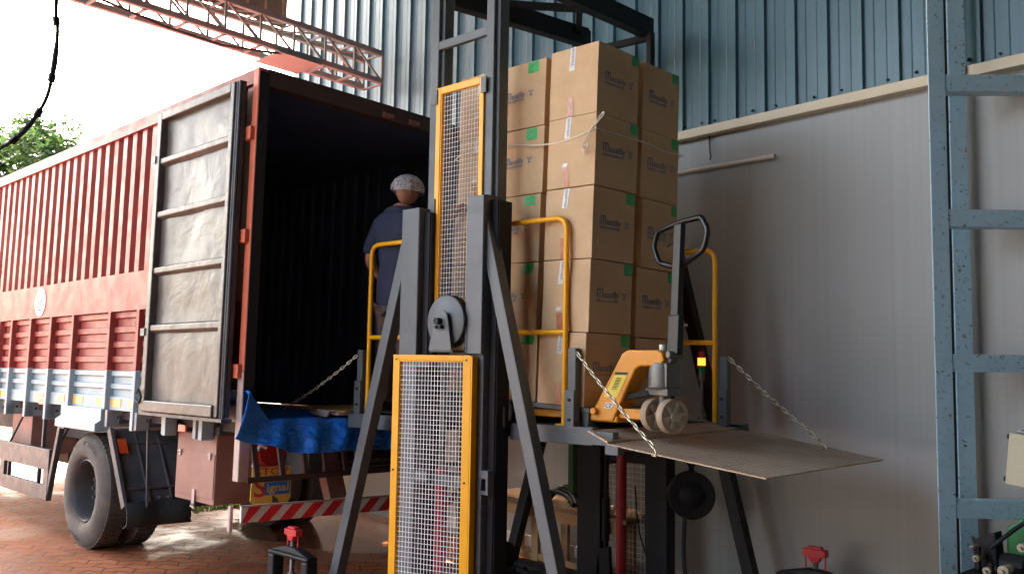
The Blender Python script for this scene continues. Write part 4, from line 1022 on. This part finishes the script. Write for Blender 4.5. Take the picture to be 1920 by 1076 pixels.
for k in range(5):
    z0 = H_ * (4 - k); z1 = z0 + H_; j = lambda: random.uniform(-.011, .011)
    a = j(); carton(-.399 + a, 0 + a, j() + 0, .422, z0, z1, cols['c'][0] % rows[k], 'tape', 'print', 10 + k)
    a = j(); carton(-.872 + a, -.4686 + a, .035 + j(), .44, z0 - .001, z1 - .001, cols['l'][0] % rows[k], 'print', None, 30 + k)
    a = j(); carton(-.39 + a, .013 + a, .4623 + j(), .8785, z0 - .014 if k < 4 else z0, z1 - .014, cols['r'][0] % rows[k], None, 'print', 50 + k)
    a = j(); carton(-1.32 + a, -.905 + a, .02 + j(), .43, z0, z1, cols['f'][0] % rows[k], 'tape', None, 70 + k)
# string round the second row
zr = H_ * 3 + .33; rp2 = []
for (x, y) in ((-1.33, .5), (-1.335, .012), (-.9, .008), (-.45, .0), (-.2, -.014), (-.0, -.012), (.018, .0), (.022, .2), (.03, .44), (.032, .7), (.03, .888), (-.4, .895)):
    rp2.append((x, y, zr + .03 * sin(x * 5) - (.02 if y > .5 else 0) + (.012 if x > -.05 else 0)))
st = MB(); st.tube(smooth_path(rp2, 4), .0045, 6)
kx, kz = -.02, zr + .012
st.tube(smooth_path([(kx, -.016, kz), (kx + .05, -.03, kz + .03), (kx + .11, -.035, kz + .075), (kx + .10, -.03, kz + .09), (kx + .05, -.03, kz + .045), (kx - .03, -.03, kz - .05), (kx - .06, -.03, kz - .1), (kx - .055, -.03, kz - .12), (kx - .03, -.035, kz - .16)], 5), .0042, 6)
st.tube(smooth_path([(kx - .06, -.03, kz - .11), (kx - .03, -.04, kz - .13), (kx + .0, -.045, kz - .115), (kx - .0, -.045, kz - .095), (kx - .03, -.04, kz - .1)], 5), .0042, 6)
so_ = st.obj('string', M['rope'], smooth='all'); so_.matrix_world = SM
tag(so_, 'white packing string knotted with a bow round the second row of boxes', 'string')

# ================================================================== PALLET JACK
JC = V(-2.7, 4.46, PZ)
pj = thing('pallet_jack', 'orange hand pallet jack with black looped handle parked on the lift flap', 'pallet jack', frame(JC))
def locj(mb): mb.v = [(x - JC.x, y - JC.y, z - JC.z) for x, y, z in mb.v]; return mb
ea = V(-.93, .37, 0).normalized(); wn_ = V(-2.63, 4.39, PZ + .09)
for k in (0, 1):
    c0 = wn_ + ea * (.155 * k)
    w_ = MB(); w_.lathe(c0, ea, [(-.0, .072), (-.004, .094), (.004, .1), (.044, .1), (.052, .094), (.05, .074)], 36)
    wo_ = locj(w_).obj('steer_wheel', M['nylon'], pj, smooth=True)
    w_ = MB(); w_.lathe(c0, ea, [(.012, .075), (.014, .03), (-.012, .028), (-.014, 0)], 28)
    a1 = V(0, 0, 1); b1 = ea.cross(a1)
    for q in range(6):
        th = q * pi / 3 + .3; dr_ = a1 * cos(th) + b1 * sin(th); w_.bar(c0 + dr_ * .026 + ea * .006, c0 + dr_ * .078 + ea * .006, .022, .018, ea)
    locj(w_).obj('wheel_web', M['nylon_face'], wo_, smooth=True)
ct = wn_ + ea * .1
b_ = MB(); P0 = V(ct.x, ct.y, 0); s1 = ea; s2 = V(-ea.y, ea.x, 0)
def ob(mb, c0, a0, a1_, b0, b1_, z0, z1, tp=1.0):
    q = [c0 + s1 * a + s2 * b for a, b in ((a0, b0), (a1_, b0), (a1_, b1_), (a0, b1_))]; qt = [c0 + s1 * a * tp + s2 * b * tp for a, b in ((a0, b0), (a1_, b0), (a1_, b1_), (a0, b1_))]
    mb.hexa([p + V(0, 0, z0) for p in q] + [p + V(0, 0, z1) for p in qt])
ob(b_, P0, -.11, .1, -.06, .06, PZ + .205, PZ + .245); b_.cyl((P0.x, P0.y, PZ + .1), (P0.x, P0.y, PZ + .21), .03, 14)
locj(b_).obj('pump_base', M['cast'], pj, .005)
b_ = MB(); b_.lathe((P0.x, P0.y, PZ + .245), (0, 0, 1), [(0, .09), (.015, .095), (.02, .09), (.12, .088), (.15, .082), (.155, .05), (.17, .05), (.172, 0)], 28); ob(b_, P0, -.09, -.05, -.05, .05, PZ + .25, PZ + .39); ob(b_, P0, .02, .07, -.05, .06, PZ + .25, PZ + .37)
b_.bar(P0 + s1 * -.06 + V(0, 0, PZ + .38), P0 + s1 * -.1 + V(0, 0, PZ + .44), .05, .03); b_.cyl(P0 + s1 * -.1 + s2 * -.05 + V(0, 0, PZ + .44), P0 + s1 * -.1 + s2 * .05 + V(0, 0, PZ + .44), .022, 12)
locj(b_).obj('pump_body', M['cast'], pj, .004, smooth=True)
b_ = MB(); b_.cyl((P0.x - .01, P0.y, PZ + .41), (P0.x - .01, P0.y, PZ + .5), .02, 16); locj(b_).obj('ram_rod', M['white_paint'], pj, smooth=True)
# yellow gooseneck body: bevelled side profile
px = P0.x; jy0, jy1 = P0.y - .08, P0.y + .075
prof_ = [(-3.215, 1.362), (-3.03, 1.362), (-2.872, 1.675), (-2.84, 1.695), (-2.70, 1.698), (-2.675, 1.735), (-2.685, 1.775), (-2.72, 1.792), (-2.925, 1.792), (-2.965, 1.77)]
b_ = MB(); b_.prism(prof_, lambda x, z: (x, jy0, z), lambda x, z: (x, jy1, z)); b_.box(-3.28, -3.0, jy0 + .01, jy1 + .25, 1.358, 1.40)
bo_ = locj(b_).obj('body', M['jack_yellow'], pj, .012, seg=3)
def cheek(t, wv):   # t down the slanted leg, wv across it
    x = -2.92 * (1 - t) + -3.12 * t; z = 1.735 * (1 - t) + 1.37 * t
    return V(x + wv * .072, jy0 - .0025, z)
M['warn_yellow'] = paint('warning_yellow', (.78, .6, .05), .4, .05, 20)
sk = MB(); sk.add([cheek(.2, -.65), cheek(.2, .65), cheek(.62, .65), cheek(.62, -.65)], [(0, 1, 2, 3)]); so1 = locj(sk).obj('warning_label', M['warn_yellow'], bo_)
O_ = V(0, -.001, 0); sk = MB(); sk.add([cheek(.205, -.63) + O_, cheek(.205, .63) + O_, cheek(.25, .63) + O_, cheek(.25, -.63) + O_], [(0, 1, 2, 3)])
for k in range(8): sk.add([cheek(.3 + k * .025, -.25) + O_, cheek(.3 + k * .025, .25) + O_, cheek(.312 + k * .025, .25) + O_, cheek(.312 + k * .025, -.25) + O_], [(0, 1, 2, 3)])
locj(sk).obj('label_print', M['black'], so1)
sk = MB(); sk.add([cheek(.71, -.15), cheek(.71, .6), cheek(.8, .6), cheek(.8, -.15)], [(0, 1, 2, 3)]); so1 = locj(sk).obj('ce_sticker', M['white'], bo_)
vs, fs = text_fit('CE', 0, 1, 0, 1); sk = MB(); sk.add([cheek(.79 - .07 * v, -.08 + .6 * u) + O_ for u, v in vs], fs); locj(sk).obj('ce_lettering', M['black'], so1)
b_ = MB(); q = cheek(.86, -.85); b_.cyl(q + V(0, .01, 0), q + V(0, -.03, 0), .021, 16); locj(b_).obj('pivot_pin', M['jack_yellow'], bo_, .003, smooth=True)
for s in (-1, 1):
    b_ = MB(); yc = P0.y + .27 + .19 * s; b_.box(px - 1.5, px - .38, yc - .075, yc + .075, PZ + .035, PZ + .085); locj(b_).obj('fork', M['jack_yellow'], pj, .01)
b_ = MB(); b_.box(px - .4, px - .08, P0.y - .05, P0.y + .06, PZ + .06, PZ + .12); locj(b_).obj('lift_linkage', M['jack_yellow'], pj, .006)
b_ = MB(); b_.bar(P0 + V(-.09, 0, PZ + .215), P0 + V(-.25, -.02, PZ + .185), .07, .035); locj(b_).obj('link_arm', M['dark_steel'], pj, .005)
# handle
hb = P0 + s1 * -.1 + V(0, 0, PZ + .44); htp = V(-2.632, 4.45, 2.53)
b_ = MB(); hd_ = (htp - hb).normalized()
b_.bar(hb, hb + (htp - hb) * .3, .1, .045, s2); b_.bar(hb + (htp - hb) * .28, htp, .07, .04, s2)
locj(b_).obj('handle_shaft', M['gloss_black'], pj, .008)
b_ = MB(); hx = -ea; cz_ = V(htp.x, htp.y, 0)
def hp(a, z): return cz_ + hx * a + V(0, 0, z)
loop = smooth_corner([hp(0, 2.27), hp(-.2, 2.32), hp(-.255, 2.42), hp(-.22, 2.51), hp(.0, 2.54), hp(.2, 2.545), hp(.255, 2.46), hp(.22, 2.36), hp(0, 2.27)], .03, 5)
b_.tube(loop, .0165, 12); locj(b_).obj('handle_loop', M['gloss_black'], pj, smooth='all')
b_ = MB(); b_.tube([hp(-.03, 2.43), hp(-.08, 2.43), hp(-.12, 2.41)], .007, 8); locj(b_).obj('release_lever', M['dark_steel'], pj, smooth=True)
b_ = MB(); q = hb + (htp - hb) * .74 + s2 * 0; 
for zz0, zz1, wdd in ((2.12, 2.26, .012), (1.93, 1.945, .04)):
    fpt = V(htp.x, htp.y, 0) + (V(-.66, .75, 0) * -.027); rr_ = V(.75, .66, 0)
    b_.add([fpt - rr_ * wdd + V(0, 0, zz0), fpt + rr_ * wdd + V(0, 0, zz0), fpt + rr_ * wdd + V(0, 0, zz1), fpt - rr_ * wdd + V(0, 0, zz1)], [(0, 1, 2, 3)])
locj(b_).obj('handle_sticker', M['white'], pj)

# ================================================================== STACK LIGHT behind the platform
sl_ = thing('signal_lamp', 'red, orange and green signal lamp on a short pole behind the handle of the jack', 'signal lamp', frame((-3.0, 5.36, 1.36)))
for nm, mt, z0, z1 in (('green_lens', 'lens_green', .29, .34), ('orange_lens', 'lamp_orange', .345, .395), ('red_lens', 'lens_red', .4, .44)):
    MB().lathe((0, 0, z0), (0, 0, 1), [(0, 0), (0, .026), (z1 - z0, .026), (z1 - z0, 0)], 20).obj(nm, M[mt], sl_, smooth=True)
MB().lathe((0, 0, -.02), (0, 0, 1), [(0, .03), (.02, .03), (.021, .012), (.26, .012), (.262, .024), (.308, .024)], 16).obj('pole', M['cast'], sl_, smooth=True)

# ================================================================== PERSON
def skinmesh(nodes, edges, sub=2):
    me = bpy.data.meshes.new('sk'); me.from_pydata([n[0] for n in nodes], edges, []); o = bpy.data.objects.new('sk', me); COL.objects.link(o)
    md = o.modifiers.new('skin', 'SKIN'); md.use_smooth_shade = True
    lay = me.skin_vertices[0].data
    for i, n in enumerate(nodes):
        r = n[1]; lay[i].radius = r if isinstance(r, tuple) else (r, r)
    lay[0].use_root = True
    s = o.modifiers.new('s', 'SUBSURF'); s.levels = sub; s.render_levels = sub
    ev = o.evaluated_get(bpy.context.evaluated_depsgraph_get()); out = bpy.data.meshes.new_from_object(ev)
    vs = [tuple(v.co) for v in out.vertices]; fs = [tuple(p.vertices) for p in out.polygons]
    bpy.data.objects.remove(o); bpy.data.meshes.remove(me); bpy.data.meshes.remove(out); return vs, fs
PM = frame((-5.13, 4.45, PZ), Rz(radians(8)))
ps = thing('person', 'worker in a navy t-shirt, brown trousers and white hair net steadying the boxes', 'person', PM)
# local: +y faces the boxes side / away from camera, +x to his right
J = dict(pel=(0, 0, .92), sp1=(0, .01, 1.08), sp2=(0, .0, 1.25), ch=(0, -.01, 1.4), nk=(.01, .015, 1.53), nk2=(.02, .04, 1.6))
N = []; Eg = []
def nd(p, r, par=None):
    N.append((p, r)); i = len(N) - 1
    if par is not None: Eg.append((par, i))
    return i
pel = nd((0, 0, .93), (.15, .11)); s1_ = nd((0, .005, 1.1), (.15, .105), pel); s2_ = nd((0, 0, 1.28), (.165, .11), s1_); s3_ = nd((0, .0, 1.42), (.155, .1), s2_)
n1_ = nd((.01, .015, 1.53), (.062, .065), s3_); n2_ = nd((.02, .035, 1.6), (.06, .068), n1_)
for s in (-1, 1):
    hp_ = nd((.09 * s, 0, .86), (.095, .1), pel); kn = nd((.1 * s, .02, .48), (.06, .065), hp_); an = nd((.11 * s, -.01, .08), (.042, .05), kn); ft = nd((.115 * s, .13, .035), (.04, .03), an)
# left arm down with the forearm brought forward, right arm reaching to the boxes
ls = nd((-.19, 0, 1.43), .06, s3_); le = nd((-.265, -.03, 1.15), .043, ls); lw = nd((-.235, .14, .98), .03, le); lh = nd((-.215, .19, .955), .03, lw)
rs = nd((.19, .02, 1.43), .06, s3_); re = nd((.393, -.14, 1.235), .042, rs); rw = nd((.6, -.168, 1.362), .03, re); rh = nd((.645, -.172, 1.395), .03, rw)
vs, fs = skinmesh(N, Eg)
bd_ = MB(); bd_.add(vs, fs)
# head
HC = V(.035, .06, 1.70); hyaw = radians(-14)
def hd_pt(p): return HC + (Rz(hyaw) @ Rx(radians(-12)) @ Vector(p))
hv = []; hf = []; nu, nv = 28, 20
for j in range(nv + 1):
    ph = -pi / 2 + pi * j / nv
    for i in range(nu):
        th = 2 * pi * i / nu
        x = cos(ph) * cos(th); y = cos(ph) * sin(th); z = sin(ph)
        sx, sy, sz = .074, .094, .112
        if z < 0: sx *= 1 - .25 * z * z; sy *= (1 - .1 * z * z)
        px_, py_, pz_ = x * sx, y * sy, z * sz
        if y > 0 and z < 0: py_ += .012 * (-z) * y
        if y > .5:
            py_ += .02 * math.exp(-(x / .18) ** 2 - ((z + .08) / .16) ** 2)            # nose
            py_ -= .008 * math.exp(-((abs(x) - .38) / .14) ** 2 - ((z - .12) / .1) ** 2)  # eye sockets
            py_ += .006 * math.exp(-(x / .3) ** 2 - ((z + .42) / .07) ** 2)            # lips
        hv.append(hd_pt((px_, py_, pz_)))
for j in range(nv):
    for i in range(nu): hf.append((j * nu + i, j * nu + (i + 1) % nu, (j + 1) * nu + (i + 1) % nu, (j + 1) * nu + i))
bd_.add(hv, hf)
for s in (-1, 1):   # ears
    ring = [hd_pt((s * (.075 + .008 * sin(a / 2)), -.005 + .022 * cos(a) - .006, -.012 + .034 * sin(a))) for a in [2 * pi * k / 14 for k in range(14)]]
    bd_.tube(ring, .0075, 6, closed=True); bd_.add([hd_pt((s * .076, -.01 + .018 * cos(a), -.012 + .03 * sin(a))) for a in [2 * pi * k / 14 for k in range(14)]], [tuple(range(14))])
# hands: palm and five separate bent fingers each
def hand(c, fwd, up, side, curl):
    fwd = Vector(fwd).normalized(); up = Vector(up); up = (up - fwd * up.dot(fwd)).normalized(); sd_ = fwd.cross(up) * side
    c = Vector(c)
    v1, f1 = skinmesh([(tuple(c - fwd * .03), (.026, .018)), (tuple(c + fwd * .02), (.038, .015)), (tuple(c + fwd * .055), (.04, .012))], [(0, 1), (1, 2)], 1); bd_.add(v1, f1)
    for k, (o_, ln) in enumerate(((-.03, .062), (-.01, .075), (.011, .08), (.031, .07))):
        P = [c + fwd * .055 + sd_ * o_]; a = 0
        for seg in (.45, .32, .23):
            a += curl; P.append(P[-1] + (fwd * cos(a) - up * sin(a)) * ln * seg)
        bd_.tube([P[0] - fwd * .015] + P, [.0085, .009, .0085, .0075, .0055], 8)
    P = [c + sd_ * .03 - fwd * .01, c + sd_ * .055 + fwd * .02 - up * .008, c + sd_ * .06 + fwd * .05 - up * .012, c + sd_ * .058 + fwd * .07 - up * .016]
    bd_.tube(P, [.012, .011, .0095, .007], 8)
hand((.668, -.172, 1.412), (.7, .03, .6), (0, -1, 0), -1, .33)
hand((-.21, .205, .945), (.15, .9, -.3), (0, .3, 1), -1, .5)
bdo_ = bd_.obj('body', M['skin'], ps, smooth='all')
# t-shirt
N = []; Eg = []
a0 = nd((0, 0, .70), (.19, .14)); a1 = nd((0, .005, .95), (.178, .128), a0); a2 = nd((0, .005, 1.1), (.172, .124), a1); a3 = nd((0, -.005, 1.27), (.186, .128), a2); a4 = nd((0, 0, 1.42), (.16, .11), a3); a5 = nd((.008, .012, 1.52), (.115, .1), a4); a6 = nd((.009, .018, 1.575), (.1, .098), a5)
for s in (-1, 1):
    q1 = nd((.185 * s, .01, 1.44), .078, a4); q2 = nd((.245 * s if s < 0 else .275, -.02 if s < 0 else -.055, 1.27 if s < 0 else 1.34), .072, q1); q3 = nd((-.262 if s < 0 else .33, -.028 if s < 0 else -.095, 1.19 if s < 0 else 1.29), .068, q2)
vs, fs = skinmesh(N, Eg); sh = MB()
def wrinkle(p):
    v = Vector(p); n = mnoise.noise(v * 6) * .012 + mnoise.noise(V(v.x * 10, v.y * 10, v.z * 22)) * .006
    c0 = V(0, 0, v.z); d = v - c0; d = d.normalized() if d.length > .01 else V(0, 0, 0); return v + d * n
sh.add([wrinkle(p) for p in vs], fs); sho = sh.obj('t_shirt', M['shirt'], ps, smooth='all')
cl_ = MB(); cl_.tube([(.009 + .078 * cos(a), .02 + .078 * sin(a), 1.56 + .012 * sin(a)) for a in [2 * pi * k / 20 for k in range(20)]], .011, 6, closed=True); cl_.obj('collar', M['shirt'], sho, smooth='all')
# trousers
N = []; Eg = []
a0 = nd((0, 0, .9), (.17, .122)); 
for s in (-1, 1):
    q1 = nd((.085 * s, 0, .8), (.112, .118), a0); q2 = nd((.095 * s, .015, .62), (.092, .1), q1); q3 = nd((.102 * s, .02, .46), (.082, .09), q2); q4 = nd((.108 * s, .0, .25), (.078, .085), q3); q5 = nd((.112 * s, 0, .05), (.074, .08), q4)
vs, fs = skinmesh(N, Eg); sh = MB()
def wr2(p):
    v = Vector(p); s = -1 if v.x < 0 else 1; c0 = V(.1 * s, .01, v.z); d = (v - c0); d = d.normalized() if d.length > .01 else V(0, 0, 0)
    k = max(0, .5 - v.z) * 2; return v + d * (mnoise.noise(V(v.x * 7, v.y * 7, v.z * 16)) * (.008 + .014 * k))
sh.add([wr2(p) for p in vs], fs); sh.obj('trousers', M['trousers'], ps, smooth='all')
for s in (-1, 1):
    f_ = MB(); v1, f1 = skinmesh([((.112 * s, -.06, .045), (.04, .045)), ((.114 * s, .05, .045), (.048, .042)), ((.118 * s, .17, .03), (.045, .028))], [(0, 1), (1, 2)]); f_.add(v1, f1); f_.obj('shoe', M['shoe'], ps, smooth='all')
# hair and net
hr_ = MB(); hv = []; hf = []; nu, nv = 40, 12
def cap(rad, zlo, puff):
    v = []; f = []
    for j in range(nv + 1):
        t = j / nv; 
        for i in range(nu):
            th = 2 * pi * i / nu; zl = zlo + (.07 * sin(3 * th + 1) + .05 * sin(7 * th) - .12 if puff else 0); ph = zl + (pi / 2 - zl) * t; k = puff * (1 - t) ** .6 * (.5 + .5 * sin(t * pi))
            n = 1 + .035 * mnoise.noise(V(cos(th) * 4, sin(th) * 4, t * 5)) * (1 if puff else 0) + (.03 * sin(th * 17) * (1 - t) if puff else 0)
            r = (1 + k) * n
            v.append(hd_pt((cos(ph) * cos(th) * .076 * rad * r, cos(ph) * sin(th) * .097 * rad * r + (.0), sin(ph) * .114 * rad * n + .0 + .02 * sin(th) * (1 - t))))
    for j in range(nv):
        for i in range(nu): f.append((j * nu + i, j * nu + (i + 1) % nu, (j + 1) * nu + (i + 1) % nu, (j + 1) * nu + i))
    return v, f
hr_.add(*cap(1.01, .1, 0)); hr_.obj('hair', M['hair'], ps, smooth='all')
nt_ = MB(); nt_.add(*cap(1.18, .02, .34)); nt_.obj('hair_net', M['net'], ps, smooth='all')
eb = MB(); eb.tube([hd_pt((.087 * cos(a), .107 * sin(a), .0 + .02 * sin(a))) for a in [2 * pi * k / 36 for k in range(36)]], [.006 + .003 * sin(k * 2.1) for k in range(36)], 6, closed=True); eb.obj('net_band', M['white_paint'], ps, smooth='all')

# ================================================================== BLUE STEEL FRAME at the right
bf = thing('ladder_rack', 'tall chipped light blue steel ladder rack standing at the right', 'frame', frame((-1.42, 5.32, 0)))
ang = math.atan2(5.575 - 5.28, -1.052 + 1.4); R2 = Rz(ang)
bf.matrix_world = frame((-1.49, 5.325, 0), R2)
def upright(x):
    c_ = MB(); c_.box(x - .005, x + .092, .0, .012, -.06, 5.2); c_.box(x + .226, x + .33, .24, .3, -.06, 5.2); u_ = c_.obj('upright', M['blue_frame'], bf, .003); MB().box(x + .135, x + .225, .25, .26, -.06, 5.2).obj('slot_shade_plate', M['dark_steel'], u_); return u_  # dark plate stands in for the shadow in the slot between the flanges
upright(0.0)
for z in (.93, 1.745, 2.575, 3.37):
    c_ = MB(); c_.box(.094, .67, .004, .014, z - .05, z + .05); c_.box(.094, .62, .014, .1, z - .05, z - .04); c_.box(.094, .62, .014, .1, z + .04, z + .05)
    c_.obj('rung', M['blue_frame'], bf, .002)

# ================================================================== CONTROL BOX, cloth, machine
cb_ = thing('control_box', 'cream electrical control box with a red knob beside the blue frame', 'control box', WM @ frame((4.375, -.1, 1.2)) @ Ry(radians(6)))
bb = MB(); bb.box(-.14, .2, -.09, .08, -.145, .145); bb.obj('box_shell', M['cream'], cb_, .006)
MB().box(-.122, .19, -.1, -.091, -.142, .142).obj('box_lid', M['cream'], cb_, .003)
k_ = MB()
for z in (-.12, .12): k_.cyl((-.155, -.06, z), (-.14, -.06, z), .014, 10)
k_.obj('latch', M['black'], cb_)
MB().box(-.02, .07, -.106, -.1005, -.06, .02).obj('switch_plate', M['warn_yellow'], cb_)
MB().lathe((.03, -.106, -.02), (0, -1, 0), [(0, .02), (.025, .018), (.026, 0)], 16).obj('knob', M['red_part'], cb_, smooth=True)
MB().box(-.03, .1, -.104, -.1005, .03, .055).obj('name_strip', M['black'], cb_)
MB().tube(smooth_path([(.05, -.03, -.15), (.045, -.03, -.22), (.02, -.03, -.35), (-.02, -.03, -.5), (-.18, -.03, -.62)], 5), .011, 8).obj('cable', M['cable'], cb_, smooth=True)
clo = MB(); clo.grid(lambda u, v: (-.1 + u * .26, -.08 + v * .14, .152 + .035 * abs(mnoise.noise(V(u * 5, v * 5, 2))) + .03 * sin(u * 3.1) * sin(v * 3.1)), 20, 14)
co = clo.obj('cloth', M['grey_cloth'], smooth='all', solid=.004); co.matrix_world = cb_.matrix_world; tag(co, 'crumpled white and purple cloth lying on top of the cream control box', 'cloth')
mc = thing('roller_machine', 'black machine with a green slotted belt guard and small white rollers by the wall', 'machine', WM @ frame((4.47, -.3, .1)))
m_ = MB(); m_.box(-.35, 1.2, -.36, .25, -.16, .52); m_.hexa([(-.36, -.06, .52), (-.24, -.06, .52), (-.24, .06, .52), (-.36, .06, .52), (-.37, -.05, .66), (-.25, -.05, .72), (-.25, .05, .72), (-.37, .05, .66)]); m_.cyl((-.2, -.1, .57), (-.08, -.1, .57), .06, 14); m_.box(-.33, -.3, -.14, -.11, .52, .64)
m_.box(-.2, -.18, -.3, -.26, .52, .6); m_.obj('machine_bed', M['dark_steel'], mc, .006)
gd = MB(); gd.prism([(-.02, .46), (.5, .46), (.5, .8), (.06, .8), (-.02, .74)], lambda x, z: (x - .2, .02, z), lambda x, z: (x - .2, .2, z)); gdo = gd.obj('belt_guard', M['green'], mc, .012)
sv = MB()
for k in range(8): sv.box(-.12 + k * .03, -.11 + k * .03, .0165, .0215, .52, .76)
sv.obj('guard_slots', M['dark_green'], gdo)
for (x, y, z, r) in ((-.31, -.16, .585, .018), (-.2, -.31, .56, .02), (-.12, -.31, .575, .027), (-.08, -.16, .68, .022), (-.33, -.16, .64, .01)):
    q = MB(); q.lathe((x, y, z), (0, -1, 0), [(-.08, r * .8), (.0, r), (.012, r), (.014, r * .4), (.03, r * .3), (.031, 0)], 20); q.obj('roller', M['nylon_face'], mc, smooth=True)
ca = MB(); ca.tube(smooth_path([(-.26, -.1, .64), (-.2, -.08, .7), (-.12, -.03, .78), (-.02, .0, .86)], 5), .012, 8); ca.obj('drive_arm', M['dark_steel'], mc, smooth=True)

# ================================================================== SCREW JACKS at the lift's outriggers
def screw_jack(x, y, z, rot, label):
    t = thing('screw_jack', label, 'screw jack', frame((x, y, 0), Rz(rot)), 'screw jacks of the lift base')
    c_ = MB(); w = .25
    c_.box(-w, -w + .075, -.05, .05, -.06, z - .1); c_.box(w - .075, w, -.05, .05, -.06, z - .1); c_.hexa([(-w, -.05, z - .1), (w, -.05, z - .1), (w, .05, z - .1), (-w, .05, z - .1), (-w, -.05, z - .07), (w, -.05, z - .07), (w, .05, z - .07), (-w, .05, z - .07)])
    c_.hexa([(-w, -.045, z - .07), (w, -.045, z - .07), (w, .045, z - .07), (-w, .045, z - .07), (-.05, -.035, z - .02), (.05, -.035, z - .02), (.05, .035, z - .02), (-.05, .035, z - .02)]); c_.box(-w + .075, w - .075, -.045, .045, 0.0, .05)
    c_.obj('yoke', M['dark_steel'], t, .012)
    c_ = MB(); pf_ = [(.05, .016)]
    zz = .06
    while zz < z + .03: pf_ += [(zz, .016), (zz + .006, .019), (zz + .012, .016)]; zz += .012
    c_.lathe((0, 0, 0), (0, 0, 1), pf_, 14); c_.lathe((0, 0, 0), (0, 0, 1), [(.05, .06), (.075, .06), (.08, .05), (.095, .048), (.1, .035), (.12, .03), (.13, .016)], 14); c_.obj('screw', M['cast'], t, smooth=True)
    c_ = MB(); c_.box(-.075, .075, -.03, .03, z + .06, z + .105); c_.hexa([(-.02, -.025, z + .02), (.02, -.025, z + .02), (.02, .025, z + .02), (-.02, .025, z + .02), (-.045, -.03, z + .06), (.045, -.03, z + .06), (.045, .03, z + .06), (-.045, .03, z + .06)]); c_.box(-.045, .045, -.022, .022, z + .105, z + .122)
    for s in (-1, 1): c_.bar((s * .066, 0, z + .06), (s * .06, 0, z - .09), .011, .011)
    c_.obj('red_handle', M['red_part'], t, .004); return t
screw_jack(-5.62, 3.93, .335, 0, 'red topped screw jack on the brick paving in front of the truck')
screw_jack(-2.32, 5.6, .44, 0, 'red topped screw jack in the shade below the ramp flap')

# ================================================================== bench, hanging things, clutter under the platform
bn = thing('work_bench', 'low wooden bench standing against the wall behind the lift', 'bench', WM @ frame((.8, -.3, 0)))
c_ = MB(); c_.box(-.85, .9, -.22, .25, .5, .535); c_.obj('bench_top', M['wood_top'], bn, .004)
for x in (-.78, -.2, .55):
    for y in (-.17, .18): MB().box(x, x + .08, y, y + .04, -.06, .499).obj('leg', M['wood'], bn, .004)
c_ = MB(); c_.box(-.78, .85, -.2, -.175, .41, .498); c_.box(-.7, .85, -.16, -.14, .06, .11); c_.obj('bench_rail', M['wood'], bn, .003)
hz = MB()
for k in range(4): hz.tube(smooth_path([(-.25 + k * .03, -.15 + .05 * k, .545), (-.05, -.1 + .06 * k, .63 + .01 * k), (.12, -.08 + .06 * k, .61), (.25, -.12 + .05 * k, .55)], 6), .018, 8)
ho = hz.obj('dark_hoses', M['dark_steel'], smooth='all'); ho.matrix_world = bn.matrix_world; tag(ho, 'heap of dark hoses lying on the low wooden bench', 'hoses')
gp = MB(); gp.box(-.03, .03, -.03, .03, .52, 1.5); gpo = gp.obj('green_post', M['dark_green'], None, .005); gpo.matrix_world = WM @ frame((.9, -.28, .0)); tag(gpo, 'dark green upright post standing on the bench by the wall', 'post')
pu = thing('hydraulic_pump', 'black hydraulic pump unit on the floor by the foot of the lift tower', 'pump', frame((-4.2, 4.62, 0)))
c_ = MB(); c_.box(-.2, .2, -.12, .12, -.06, .3); c_.cyl((-.1, 0, .38), (.12, 0, .38), .09, 20); c_.box(-.12, .12, -.06, .06, .3, .34); c_.obj('pump_body', M['dark_steel'], pu, .012, smooth=True)
c_ = MB(); c_.tube(smooth_path([(.2, .0, .3), (.35, .05, .26), (.5, .1, .2), (.55, .2, .05)], 5), .018, 8); c_.tube(smooth_path([(.2, .06, .26), (.36, .1, .3), (.48, .0, .22), (.5, -.05, .1)], 5), .015, 8); c_.obj('pump_hose', M['rubber'], pu, smooth=True)
for k, (x, y, r, L, lb) in enumerate(((-4.55, 5.2, .15, .9, 'longer pale plank lying on the paving under the platform'), (-4.25, 5.0, -.5, .6, 'shorter pale plank lying askew by the lift brace'))):
    c_ = MB(); c_.box(-L / 2, L / 2, -.07, .07, 0, .035); po = c_.obj('timber_plank', M['wood'], None, .004); po.matrix_world = frame((x, y, -.055), Rz(r)); tag(po, lb, 'plank', 'planks under the lift platform')
